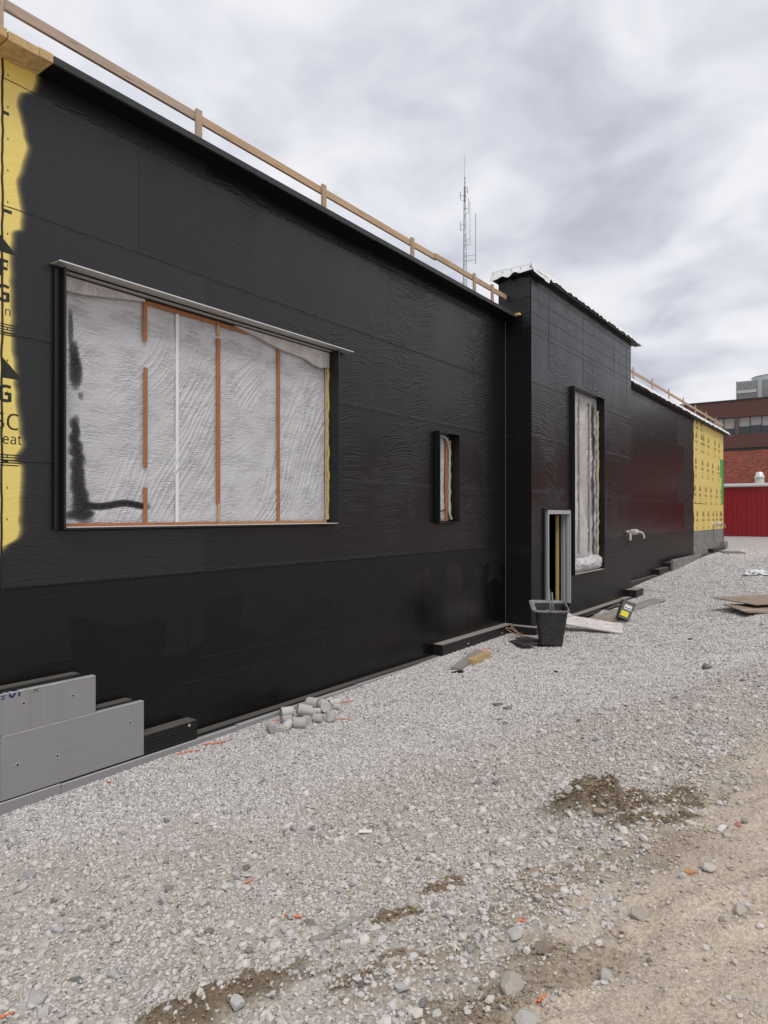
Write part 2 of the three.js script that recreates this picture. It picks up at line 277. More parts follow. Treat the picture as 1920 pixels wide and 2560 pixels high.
const galvanised = std([0.46, 0.455, 0.44], 0.5, { metalness: 0.25, bumpMap: woodTex, bumpScale: 0.001 });
const foamGrey = std([0.275, 0.268, 0.268], 0.78, { bumpMap: dataTex(256, 256, (a, b) => 0.5 + 0.25 * n2(a * 30, b * 4) + 0.25 * n2b(a * 120, b * 80)), bumpScale: 0.0012 });
const foamEdge = std([0.48, 0.47, 0.46], 0.9);
const membraneWhite = std([0.78, 0.78, 0.78], 0.55);
const concrete = std([0.36, 0.345, 0.33], 0.9, { map: dataTex(512, 512, (a, b) => { const v = 0.82 + 0.1 * torus(n3, a, b, 6) + 0.06 * torus(n3, a, b, 60) + 0.05 * n2(a * 40, 3); return [v, v, v]; }, true) });

// plastic film: fine crinkles as relief, the folds are in the mesh
const crinkle = dataTex(1024, 1024, (a, b) => { // fine level pleats, broken up along their length
  const w = 0.012 * n2(a * 4, b * 4), h1 = Math.pow(1 - Math.abs(n2(a * 2.6, (b + w) * 44)), 5), h2 = Math.pow(1 - Math.abs(n2b(a * 4 + 3, (b + w) * 72)), 6), k = 0.35 + 0.65 * smooth(-0.5, 0.5, n2c(a * 3, b * 5));
  return 0.5 - k * (0.38 * h1 + 0.20 * h2) + 0.05 * n2c(a * 40, b * 90);
});
const filmMat = phy([0.56, 0.555, 0.565], 0.34, { bumpMap: crinkle, bumpScale: 0.015 });
const filmFlap = phy([0.60, 0.572, 0.56], 0.4, { bumpMap: crinkle, bumpScale: 0.018 });
const tapeWhite = std([0.78, 0.78, 0.78], 0.5);
const sprayFoam = std([0.50, 0.40, 0.16], 0.9);
function filmGeo(w, h, nx, ny, seed, amp, pull = 0.6) { // a sheet in the y/-z plane facing +x, origin at its lower near corner
  const g = new THREE.PlaneGeometry(w, h, nx, ny); g.rotateY(Math.PI / 2); g.translate(0, h / 2, -w / 2);
  const p = g.attributes.position;
  for (let i = 0; i < p.count; i++) {
    const y = p.getY(i), s = -p.getZ(i), a = s * 0.80 + y * 0.60, b = -s * 0.60 + y * 0.80, c = s * 0.5 - y * 0.87;
    const edge = Math.min(1, 6 * Math.min(y, h - y, s, w - s) + 0.15);
    const th = 0.98 + 0.12 * n2c(s * 0.35 + seed, y * 0.35), wq = 0.012 * n2b(s * 1.6 + seed, y * 1.6), a2 = -s * Math.sin(th) + y * Math.cos(th) + wq, f1 = Math.pow(1 - Math.abs(n2(a2 * 5 + seed, y * 0.5 + s * 0.3)), 2.5), f2 = Math.pow(1 - Math.abs(n2b(a2 * 7.5 + seed, (y + s * 0.6) * 0.4)), 3), f3 = Math.pow(1 - Math.abs(n2c((c + wq) * 6 + seed, (s * 0.87 + y * 0.5) * 0.5)), 3); void a; void b;
    p.setX(i, edge * amp * (0.25 * f1 * smooth(-0.4, 0.5, n2c(s * 0.8 + seed, y * 0.6)) + pull * 1.1 * f2 * smooth(-0.4, 0.5, n2c(s * 0.9, y * 0.5 + seed)) + 0.25 * f3 * smooth(0.2, 0.7, n2b(s * 0.6 + seed, y * 0.7)) + 0.8 * n2(s * 0.8, y * 0.8 + seed)));
  }
  setUV(g, (x, y, z) => [-z / 1.5, y / 1.5]); g.computeVertexNormals(); return g;
}

// ---------------------------------------------------------------- the unfinished building
// s = metres along the wall (s = -z)
function slab(s0, s1, y0, y1, holes, depth, xFront) {
  const sh = new THREE.Shape([[s0, y0], [s1, y0], [s1, y1], [s0, y1]].map((p) => new THREE.Vector2(...p)));
  for (const [a, b, c, d] of holes) sh.holes.push(new THREE.Path([[a, c], [a, d], [b, d], [b, c]].map((p) => new THREE.Vector2(...p))));
  return setUV(new THREE.ExtrudeGeometry(sh, { depth, bevelEnabled: false }).rotateY(Math.PI / 2).translate(xFront - depth, 0, 0), wallUV);
}
function minus(r, holes) { // rectangle less rectangles, as rectangles
  let out = [r];
  for (const [a, b, c, d] of holes) out = out.flatMap(([s0, s1, y0, y1]) => {
    if (a >= s1 || b <= s0 || c >= y1 || d <= y0) return [[s0, s1, y0, y1]];
    const l = []; if (a > s0) l.push([s0, a, y0, y1]); if (b < s1) l.push([b, s1, y0, y1]);
    const p = Math.max(a, s0), q = Math.min(b, s1); if (c > y0) l.push([p, q, y0, c]); if (d < y1) l.push([p, q, d, y1]); return l;
  });
  return out;
}
const panelJoint = 0.0007;
function panels(parent, xFront, rowsY, cuts, holes, matOf, uv1) {
  for (let r = 0; r + 1 < rowsY.length; r++) {
    const e = cuts(r);
    for (let k = 0; k + 1 < e.length; k++) {
      const list = minus([e[k] + panelJoint, e[k + 1] - panelJoint, rowsY[r] + panelJoint, rowsY[r + 1] - panelJoint], holes);
      if (!list.length) continue;
      const proud = 0.0012 * n2(r * 3.3, k * 2.7);
      const g = merge(list.map(([a, b, c, d]) => block(xFront - 0.015, xFront + proud, c, d, -a, -b)));
      setUV(g, wallUV);
      if (uv1) { const p = g.attributes.position, u = new Float32Array(p.count * 2); for (let i = 0; i < p.count; i++) { const q = uv1(p.getZ(i), p.getY(i)); u[2 * i] = q[0]; u[2 * i + 1] = q[1]; } g.setAttribute('uv1', new THREE.BufferAttribute(u, 2)); }
      part(parent, 'sheathing_panel', g, matOf(r, k));
    }
  }
}
function bead(x, y, s0, s1, r, seed, vertical) { // a lumpy line of sealant over a joint
  const pts = [], n = Math.max(8, Math.round(Math.abs(s1 - s0) / 0.09));
  for (let i = 0; i <= n; i++) { const s = lerp(s0, s1, i / n), w = 0.006 * n2(s * 5 + seed, seed), d = 0.002 + 0.002 * n2b(s * 8, seed); pts.push(vertical ? [x + d - 0.002, s, -(y + w)] : [x + d - 0.002, y + w, -s]); }
  return setUV(tube(pts, r, n * 2, 5), wallUV);
}
const bld = thing('unfinished_building', 'long unfinished single storey building coated black with plastic covered window openings', 'building');

const bigHole = [3.665, 8.03, 2.585, 5.27], smallHole = [10.96, 11.765, 2.58, 4.345], tallHole = [16.42, 18.745, 1.235, 5.96], doorHole = [14.66, 16.315, 0.36, 2.9];
// long wall
const longWall = part(bld, 'long_wall', slab(1.2, 14.2, 2.03, 7.2, [bigHole, smallHole], 0.2, -0.017), plainBlack);
longWall.userData.label = 'long black coated wall with trowel marks and a bare yellow edge';
panels(longWall, 0, rows, (r) => { const e = [1.2, 3.115]; for (let s = r % 2 ? 4.60 : 5.555; s < 14.2; s += 2.44) e.push(Math.min(s, 14.0)); if (e[e.length - 1] < 14.0) e.push(14.01); return e; }, [bigHole, smallHole], (r, k) => (k < 2 ? sprayCoat : blackCoat), (z, y) => [(Z0 - z) / 2.0, y / TALL]);
for (const y of rows.slice(0, -1)) for (const [a, b] of (y > 2.585 && y < 5.27 ? [[3.12, 3.64], [8.05, y < 4.3 ? 10.9 : 13.99]] : [[3.12, 13.99]])) part(longWall, 'joint_sealant', bead(0, y, a, b, 0.0045, y), plainBlack);
part(longWall, 'joint_sealant', bead(0, 3.118, 2.0, 7.15, 0.011, 4, true), plainBlack);
part(longWall, 'joint_sealant', tube([[0.012, 0.3, -13.995], [0.014, 2, -13.992], [0.012, 4, -13.996], [0.014, 7.1, -13.993]], 0.006, 40, 5), std([0.12, 0.12, 0.12], 0.6));
for (const [y, a, b] of [[1.92, 3.2, 9.5], [0.98, 5.5, 8.6], [0.82, 8.4, 9.8], [0.72, 5.2, 7.6]]) part(longWall, 'drip_ridge', bead(-0.004, y, a, b, 0.0045, y * 7), plainBlack);
const foot = part(bld, 'foundation_wall', slab(1.2, 14.2, -0.4, 2.028, [], 0.25, -0.006), footCoat);
foot.userData.label = 'black tarred foundation wall below the sheathing boards';
for (const [s, y] of [[5.32, 1.9], [7.9, 1.7], [10.6, 1.95], [12.3, 1.6]]) part(foot, 'membrane_lap', bead(-0.006, s, 0.12, y, 0.004, s, true), footCoat);
// tower
const tower = part(bld, 'tower_wall', slab(14.2, 21.4, 0.0, 8.05, [tallHole, doorHole], 0.2, 0.603), plainBlack);
tower.userData.label = 'taller black bay standing forward of the long wall';
const towerRows = [1.88, 3.1, 4.34, 5.56, 6.78, 8.06];
panels(tower, 0.62, towerRows, (r) => { const e = [14.03]; for (let s = r % 2 ? 15.6 : 16.8; s < 21.5; s += 2.44) e.push(s); e.push(21.57); return e; }, [tallHole, doorHole], () => blackCoat);
panels(tower, 0.618, [0.05, 1.88], () => [14.03, 16.36, 18.9, 21.565], [tallHole, doorHole], () => lowCoat);
part(tower, 'joint_sealant', bead(0.62, 0.62, 16.34, 21.5, 0.005, 31), plainBlack);
const sideUV = (x, y) => [0.31 + x / LEN, y / TALL];
for (let r = 0; r + 1 < towerRows.length; r++) { // the narrow return
  const up = towerRows[r] > 7, y0 = towerRows[r] + panelJoint, y1 = Math.min(towerRows[r + 1] - panelJoint, up ? 9 : 8.06);
  part(tower, 'sheathing_panel', setUV(merge([block(0.002, 0.6025, y0, y1, -14.015, -14.03), ...(y1 > 7.3 ? [block(-0.17, 0.0, Math.max(y0, 7.22), y1, -14.015, -14.03)] : [])]), sideUV), blackCoat);
  part(tower, 'joint_sealant', tube([[0.01, towerRows[r], -14.014], [0.2, towerRows[r] + 0.004, -14.012], [0.4, towerRows[r] - 0.003, -14.013], [0.61, towerRows[r], -14.014]], 0.0045, 20, 5), plainBlack);
}
part(tower, 'sheathing_panel', setUV(block(0.002, 0.6025, 0.05, 1.877, -14.015, -14.03), sideUV), lowCoat);
part(tower, 'return_wall', block(-0.17, 0.4025, 7.0, 8.05, -14.031, -14.2), plainBlack);
part(tower, 'return_wall', block(0.0, 0.4025, 0.0, 6.99, -14.031, -14.2), plainBlack);
part(tower, 'return_wall', block(-0.17, 0.4025, 0.0, 8.05, -21.41, -21.56), plainBlack);
part(tower, 'rear_parapet', block(-0.18, -0.02, 7.0, 8.049, -14.21, -21.4), plainBlack);
for (const y of towerRows) for (const [a, b] of (y > 1.2 && y < 6.03 ? [[y < 2.9 ? 16.34 : 14.04, 16.40], [18.76, 21.55]] : [[14.04, 21.55]])) part(tower, 'joint_sealant', bead(0.62, y, a, b, 0.0045, y + 2), plainBlack);
for (const s of [15.02, 17.3, 19.9, 21.1]) part(tower, 'membrane_lap', bead(0.619, s, 6.1, 7.85, 0.006, s, true), plainBlack);
// far stretch, black then bare yellow boards
const farMap = canvasTex(2048, 1312, (g, W, Hh) => { // s from 31.4 to 41.2, y from 1.9 to 7.4... printed boards
  const X = (s) => (s - 31.4) / 9.8 * W, Y = (y) => Hh - (y - 1.3) / 6.27 * Hh, R = rng(19);
  g.fillStyle = '#e9d27c'; g.fillRect(0, 0, W, Hh);
  for (let i = 0; i < 1500; i++) { g.fillStyle = `rgba(${R() < 0.5 ? '255,240,170' : '170,140,60'},0.05)`; g.fillRect(R() * W, R() * Hh, 30 + 120 * R(), 4 + 14 * R()); }
  const logo = (s, y, k = 1) => {
    const x = X(s), yy = Y(y), p = W / 9.8; g.fillStyle = '#1c1a12';
    g.beginPath(); g.moveTo(x, yy - 0.30 * p * k); g.lineTo(x + 0.22 * p, yy); g.lineTo(x - 0.22 * p, yy); g.fill();
    g.fillStyle = '#e9d27c'; g.beginPath(); g.moveTo(x, yy - 0.14 * p); g.lineTo(x + 0.11 * p, yy - 0.03 * p); g.lineTo(x - 0.08 * p, yy - 0.03 * p); g.fill();
    g.fillStyle = '#26231a'; g.textAlign = 'center'; g.font = `bold ${Math.round(0.21 * p)}px sans-serif`; g.fillText('i•Glas', x, yy + 0.25 * p);
    g.fillStyle = '#5d5530'; g.fillRect(x - 0.10 * p, yy + 0.34 * p, 0.2 * p, 0.035 * p); for (let q = 0; q < 3; q++) g.fillRect(x - 0.2 * p, yy + (0.50 + 0.05 * q) * p, 0.4 * p, 0.02 * p);
  };
  for (const s of [34.35, 35.35]) logo(s, 7.0); for (const s of [34.2, 35.45, 35.9, 37.05, 38.75, 39.95]) logo(s, 6.35); for (const s of [34.1, 35.6, 36.9, 38.15, 39.75]) logo(s, 5.14);
  for (const s of [33.9, 35.05, 36.4, 37.7, 39.2, 40.45]) logo(s, 3.88); for (const s of [34.4, 35.75, 37.0, 38.3, 39.25, 40.3, 40.6]) logo(s, 2.68);
  g.fillStyle = '#3fae4e'; g.fillRect(X(40.2), Y(5.75), 200, Y(4.75) - Y(5.75)); g.fillRect(X(40.55), Y(4.75), 200, Y(3.3) - Y(4.75));
  g.fillStyle = '#2a251a'; g.fillRect(X(33.5), Y(3.29), X(36.05) - X(33.5), 5); g.fillRect(X(36.05), Y(3.29), 3, Y(2.05) - Y(3.29)); g.fillRect(X(35.75), Y(4.1), 3, Y(3.3) - Y(4.1));
  for (let k = 8; k >= 0; k--) { const f = k / 8; g.fillStyle = `rgba(28,27,28,${1 - 0.85 * f})`; g.beginPath(); g.moveTo(-5, -5); for (let y = 7.6; y > 1.2; y -= 0.15) g.lineTo(X(33.6 + 0.10 * n2(y * 1.1, 8) + 0.05 * n2b(y * 4, 2)) + k * 1.6, Y(y)); g.lineTo(-5, Hh + 5); g.fill(); }
});
farMap.channel = 1;
const farBoard = phy(0xffffff, 0.92, { map: farMap, bumpMap: reliefTex, bumpScale: 0.003, roughnessMap: sheenTex });
const farWall = part(bld, 'far_wall', slab(21.57, 41.1, 1.98, 7.2, [], 0.2, -0.017), plainBlack);
farWall.userData.label = 'far stretch of wall, black then bare yellow printed boards';
panels(farWall, 0, [2.0, 3.28, 4.5, 5.72, 6.94, 7.25], (r) => { const e = [21.58]; for (let s = r % 2 ? 23.2 : 24.4; s < 40.9; s += 2.44) e.push(s); e.push(41.12); return e; }, [], (r, k) => (k < 4 ? farCoat : farBoard), (z, y) => [(-z - 31.4) / 9.8, (y - 1.3) / 6.27]);
for (const y of [3.28, 4.5, 5.72]) part(farWall, 'joint_sealant', bead(0, y, 21.6, 33.4, 0.006, y + 9), plainBlack);
part(bld, 'foundation_wall', slab(21.57, 33.62, 0, 1.978, [], 0.25, -0.006), lowCoat);
const bare = part(bld, 'foundation_wall', setUV(slab(33.62, 41.08, 0, 1.978, [], 0.25, -0.006), (x, y, z) => [z / 2.4, y / 2.4]), concrete); bare.userData.label = 'bare grey concrete foundation under the yellow boards';
// shell that keeps daylight out
const inside = std([0.09, 0.085, 0.08], 0.9);
part(bld, 'roof', block(-16, -0.02, 6.85, 7.08, -1.2, -41.1), inside);
part(bld, 'rear_wall', block(-16.2, -16, -0.4, 7.3, -1.2, -41.1), inside);
part(bld, 'end_wall', block(-16, -0.22, -0.4, 7.2, -1.0, -1.2), inside); part(bld, 'end_wall', block(-16, -0.002, 0, 7.2, -41.1, -41.3), inside);
part(bld, 'interior_floor', merge([block(-15.9, -0.27, -0.2, 0.355, -1.3, -41), block(-0.27, 0.40, -0.2, 0.355, -14.21, -21.4)]), std([0.16, 0.155, 0.15], 0.9));
part(bld, 'interior_partition', block(-2.6, -2.5, 0.4, 6.8, -12, -24), std([0.035, 0.035, 0.037], 0.8));

// roof edges
const cap = part(bld, 'roof_edge', (() => { // coated timber nosing with an uneven lower lip, eave shade painted into its deeper black
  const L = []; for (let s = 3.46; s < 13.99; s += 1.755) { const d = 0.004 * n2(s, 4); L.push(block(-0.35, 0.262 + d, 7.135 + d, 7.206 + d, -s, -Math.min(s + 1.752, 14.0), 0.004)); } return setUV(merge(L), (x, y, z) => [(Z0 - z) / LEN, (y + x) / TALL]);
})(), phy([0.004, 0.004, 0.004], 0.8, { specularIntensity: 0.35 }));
for (let s = 3.46; s < 13.9; s += 2.635) part(cap, 'nosing', setUV(block(0.268, 0.302 + 0.004 * n2(s, 2), 7.128 + 0.004 * n2(s, 9), 7.209, -s, -Math.min(s + 2.631, 14.0), 0.006), wallUV), phy([0.028, 0.028, 0.028], 0.55, { bumpMap: reliefTex, bumpScale: 0.01 }));  // front face of the same edge, sky reflection painted in as lighter black
cap.userData.label = 'black coated roof edge overhanging the long wall';
for (const [a, b, x, y] of [[2.2, 3.02, 0.305, 7.125], [3.03, 3.31, 0.312, 7.112], [3.318, 3.455, 0.30, 7.13]]) part(cap, 'bare_soffit_board', lumber(b - a, 0.64, 0.085).rotateX(Math.PI / 2).rotateY(Math.PI / 2), soffitWood, [x - 0.32, y + 0.043, -(a + b) / 2]);
part(cap, 'foam_offcut', new RoundedBoxGeometry(0.30, 0.05, 0.09, 1, 0.01).rotateZ(0.05), yellowBoard, [0.25, 7.185, -13.94]);
function flapStrip(fn, n, t, m) { // a hanging strip of roof membrane: fn(i/n) gives top and bottom points; t is its thickness outwards
  const pos = [], id = [];
  for (let i = 0; i <= n; i++) { const [a, b, o] = fn(i / n); pos.push(...a, ...b, a[0] + o[0] * t, a[1], a[2] + o[1] * t, b[0] + o[0] * t, b[1], b[2] + o[1] * t); }
  for (let i = 0; i < n; i++) { const k = i * 4, q = k + 4; id.push(k, q, k + 1, k + 1, q, q + 1, k + 2, k + 3, q + 2, k + 3, q + 3, q + 2, k, k + 2, q, q, k + 2, q + 2, k + 1, q + 1, k + 3, k + 3, q + 1, q + 3); }
  const g = new THREE.BufferGeometry(); g.setAttribute('position', new THREE.Float32BufferAttribute(pos, 3)); g.setIndex(id); const h = g.toNonIndexed(); h.computeVertexNormals(); return setUV(h, (x, y, z) => [x + z, y]);
}
const towerCap = part(bld, 'roof_edge', merge([block(-0.3, 0.745, 8.062, 8.12, -13.87, -21.95), block(-0.22, 0.70, 8.12, 8.17, -13.95, -21.8)]), phy([0.01, 0.01, 0.01], 0.6));
towerCap.userData.label = 'black roof edge of the tower with a ragged white membrane turned over it';
const drop = (s) => (s < 0.08 ? 0.22 : s < 0.11 ? 0.25 : 0.13 + 0.030 * n2(s * 26, 5) + 0.018 * n2b(s * 70, 2));
part(towerCap, 'membrane_flap', flapStrip((t) => { const s = lerp(13.82, 21.7, t), w = 0.025 * n2(s * 1.3, 2); return [[0.70, 8.255 + 0.008 * n2(s, 7), -s], [0.765 + w * 0.4, 8.245 - drop(t), -s], [1, 0]]; }, 120, 0.006), membraneWhite);
part(towerCap, 'membrane_flap', flapStrip((t) => { const x = lerp(-0.30, 0.765, t); return [[x, 8.215, -13.90], [x, 8.2 - lerp(0.15, 0.12, t) - 0.05 * Math.sin(t * 3.1) * n2(t * 3, 4) - 0.05 * smooth(0.25, 0, t), -13.835 - 0.01 * n2(t * 5, 2)], [0, 1]]; }, 40, 0.006), membraneWhite);
part(towerCap, 'membrane_top', block(-0.3, 0.71, 8.172, 8.25, -13.9, -21.85, 0.01), membraneWhite);
part(towerCap, 'soffit_board', lumber(0.30, 0.22, 0.03).rotateX(Math.PI / 2).rotateY(Math.PI / 2), std([0.30, 0.30, 0.26], 0.8), [0.66, 8.10, -22.05]);
for (let k = 0; k < 5; k++) part(towerCap, 'membrane_nail', new THREE.CylinderGeometry(0.012, 0.012, 0.008, 8).rotateX(Math.PI / 2), blackSteel, [-0.2 + k * 0.22, 8.16, -13.829]);
const farCap = part(bld, 'roof_edge', block(-0.35, 0.20, 7.13, 7.21, -21.6, -41.55), phy([0.01, 0.01, 0.01], 0.6));
part(farCap, 'membrane_top', block(-0.6, 0.19, 7.212, 7.30, -21.6, -41.7, 0.02), membraneWhite);
part(farCap, 'membrane_flap', flapStrip((t) => { const s = lerp(21.6, 41.9, t); return [[0.17, 7.315, -s], [0.235 + 0.012 * n2(s * 1.1, 3), 7.175 + 0.026 * n2(s * 1.4, 6) + 0.012 * n2b(s * 5, 3), -s], [1, 0]]; }, 160, 0.006), membraneWhite);

// ---- openings
function frameOf(name, X, s0, s1, y0, y1, proj, back, label, head = proj - 0.002) {
  const t = 0.022, L = [block(X - back, X + proj, y0, y1, -s0, -(s0 + t), 0.003), block(X - back, X + proj, y0, y1, -(s1 - t), -s1, 0.003), block(X - back, X + head, y1 - t, y1 - 0.001, -(s0 + t), -(s1 - t), 0.003), block(X - back, X + proj - 0.002, y0 + 0.001, y0 + t, -(s0 + t), -(s1 - t), 0.003)];
  const o = part(bld, name, merge(L), blackSteel); o.userData.label = label; return o;
}
const stickZ = (s0, s1, w, t, m, par, x, y) => part(par, 'batten', lumber(s1 - s0, w, t).rotateY(Math.PI / 2), m, [x, y, -(s0 + s1) / 2]);
const stickY = (y0, y1, w, t, m, par, x, s, lean = 0) => part(par, 'batten', lumber(y1 - y0, w, t).rotateZ(Math.PI / 2).rotateY(Math.PI / 2), m, [x, (y0 + y1) / 2, -s], [lean, 0, 0]);
{ // large window
  const w = frameOf('window', 0, 3.67, 8.02, 2.595, 5.262, 0.12, 0.16, 'wide window opening closed with wrinkled white plastic film', -0.07);
  part(w, 'outer_flange', block(0.0, 0.045, 2.60, 5.25, -3.612, -3.664, 0.004), blackSteel); part(w, 'head_plate', block(-0.068, 0.0, 5.255, 5.262, -3.70, -7.99), galvanised);
  const map = canvasTex(1024, 620, (g, W, Hh) => { // black overspray on the film
    g.fillStyle = '#dcdcde'; g.fillRect(0, 0, W, Hh);
    const R = rng(77), p = (s, y) => [(s - 3.69) / 4.31 * W, Hh - (y - 2.62) / 2.62 * Hh];
    const puff = (s, y, rx, ry, a) => { const [x, q] = p(s + 0.125, y); g.save(); g.translate(x, q); g.scale(1, ry / rx); const gr = g.createRadialGradient(0, 0, 0, 0, 0, rx); gr.addColorStop(0, `rgba(24,22,24,${a})`); gr.addColorStop(0.6, `rgba(24,22,24,${a * 0.75})`); gr.addColorStop(1, 'rgba(24,22,24,0)'); g.fillStyle = gr; g.fillRect(-rx, -rx, 2 * rx, 2 * rx); g.restore(); };
    puff(3.80, 4.27, 22, 50, 1); puff(3.78, 4.45, 16, 40, 0.9); puff(3.74, 4.7, 9, 60, 0.7); puff(3.86, 4.02, 9, 12, 0.5);
    for (let i = 0; i < 40; i++) puff(3.79 + 0.05 * n2(i * 0.3, 2) + 0.0025 * i, 3.75 - i * 0.0265, 11 + i * 0.5, 18, 0.55);
    for (let i = 0; i < 40; i++) puff(3.9 + i * 0.0205, 2.86 - 0.02 * Math.sin(i * 0.2), 18, 11, 0.5 * smooth(40, 30, i) + 0.1);
    for (let i = 0; i < 14; i++) puff(3.72 + 0.02 * i, 2.72 + 0.07 * R(), 16, 9, 0.5);
    for (let i = 0; i < 18; i++) puff(7.86 + 0.02 * n2(i, 1), 3.1 + i * 0.035, 6, 14, 0.5);
  });
  map.channel = 1;
  const fg = filmGeo(4.30, 2.62, 420, 250, 3.3, 0.017);
  { const p = fg.attributes.position, u = new Float32Array(p.count * 2); for (let i = 0; i < p.count; i++) { u[2 * i] = -p.getZ(i) / 4.30; u[2 * i + 1] = p.getY(i) / 2.62; } fg.setAttribute('uv1', new THREE.BufferAttribute(u, 2)); }
  part(w, 'plastic_film', fg, phy([0.78, 0.775, 0.78], 0.24, { map, bumpMap: crinkle, bumpScale: 0.019 }), [-0.128, 2.62, -3.695]);
  part(w, 'backing_board', block(-0.158, -0.15, 2.618, 5.24, -3.693, -7.997), inside);
  for (const [a, b] of [[4.76, 5.22], [3.30, 4.456], [2.665, 3.069]]) stickY(a, b, 0.052, 0.012, batten, w, -0.098, 4.755 + (a < 4 ? 0.008 : 0));
  stickY(5.055, 5.235, 0.05, 0.012, pineFresh, w, -0.098, 5.835); stickY(2.90, 5.02, 0.062, 0.012, batten, w, -0.098, 5.84); stickY(2.665, 2.895, 0.04, 0.012, pineFresh, w, -0.098, 5.85);
  stickY(2.665, 5.18, 0.055, 0.012, batten, w, -0.098, 6.93); stickY(2.665, 5.0, 0.04, 0.014, pine, w, -0.098, 7.955);
  stickZ(3.70, 5.80, 0.038, 0.014, batten, w, -0.098, 2.641); stickZ(5.81, 7.97, 0.04, 0.014, wood(0.66, 0.33, 0.13), w, -0.098, 2.642);
  stickZ(4.78, 5.80, 0.05, 0.012, batten, w, -0.0975, 5.21); stickZ(5.81, 6.35, 0.05, 0.012, batten, w, -0.0975, 5.205);
  part(w, 'sill_strip', block(-0.09, 0.117, 2.6185, 2.627, -3.70, -7.99), std([0.62, 0.58, 0.56], 0.6));
  part(w, 'tape', block(-0.112, -0.109, 2.66, 5.2, -5.19, -5.235), tapeWhite);
  // film folded over along the head
  const fold = (pts, x, bulge, seed) => { const sh = new THREE.Shape(pts.map((p) => new THREE.Vector2(...p))); const g = new THREE.ExtrudeGeometry(sh, { depth: 0.012, bevelEnabled: true, bevelThickness: bulge, bevelSize: 0.006, bevelSegments: 3, curveSegments: 8 }).rotateY(Math.PI / 2).translate(x, 0, 0); const p = g.attributes.position; for (let i = 0; i < p.count; i++) p.setX(i, p.getX(i) + 0.007 * n2(p.getZ(i) * 9 + seed, p.getY(i) * 14)); g.computeVertexNormals(); return setUV(g, (a, b, c) => [b / 0.9 - c * 0.2, -c / 1.1]); };
  part(w, 'film_fold', fold([[3.70, 5.235], [4.73, 5.232], [4.74, 5.215], [4.40, 5.165], [4.0, 5.10], [3.70, 5.085]], -0.09, 0.01, 1), filmFlap);
  part(w, 'film_fold', fold([[6.10, 5.235], [7.99, 5.235], [7.985, 5.02], [7.80, 4.985], [7.62, 5.0], [7.45, 5.06], [6.9, 5.10], [6.45, 5.185]], -0.082, 0.018, 5), filmFlap);
  // cured foam squeezed along the right jamb
  const fp = []; for (let i = 0; i <= 40; i++) fp.push([-0.085 + 0.012 * n2(i * 0.21, 5), 2.68 + i * 0.0585, -7.985 - 0.006 * n2(i * 0.4, 9)]);
  part(w, 'spray_foam', tube(fp, 0.022, 80, 7), sprayFoam);
  const dr = part(w, 'drip_flashing', block(0.001, 0.165, 5.283, 5.291, -3.59, -8.31).translate(0, 0, 0), galvanised, null, [0, 0, 0]); dr.userData.label = 'bare metal drip flashing over the wide window';
  part(w, 'flashing_lip', block(0.160, 0.168, 5.282, 5.296, -3.589, -8.311, 0.003), std([0.72, 0.72, 0.70], 0.35, { metalness: 0.3 }));
}
{ // narrow window
  const w = frameOf('window', 0, 10.975, 11.75, 2.59, 4.335, 0.12, 0.16, 'small narrow window opening beside the tower with loose film');
  part(w, 'backing_board', block(-0.158, -0.15, 2.615, 4.31, -11.0, -11.725), inside);
  part(w, 'plastic_film', filmGeo(0.71, 1.66, 60, 90, 9.1, 0.02), filmMat, [-0.125, 2.63, -11.01]);
  stickY(2.66, 4.24, 0.085, 0.014, batten, w, -0.085, 11.56); stickZ(11.0, 11.51, 0.04, 0.014, batten, w, -0.086, 2.645);
  part(w, 'film_fold', tube([[-0.06, 4.22, -11.02], [-0.055, 4.27, -11.2], [-0.06, 4.25, -11.5], [-0.062, 4.05, -11.62], [-0.07, 3.6, -11.64], [-0.065, 3.1, -11.63], [-0.05, 2.78, -11.62], [-0.03, 2.66, -11.66]], 0.026, 70, 8), filmFlap);
  const fp = []; for (let i = 0; i <= 20; i++) fp.push([-0.09 + 0.01 * n2(i * 0.3, 15), 2.66 + i * 0.078, -11.69 - 0.010 * n2(i * 0.35, 19)]);
  part(w, 'spray_foam', tube(fp, 0.026, 50, 7), sprayFoam);
  part(w, 'paint_streak', tube([[-0.075, 2.80, -11.02], [-0.074, 2.83, -11.4], [-0.07, 2.87, -11.5]], 0.014, 16, 6), plainBlack);
}
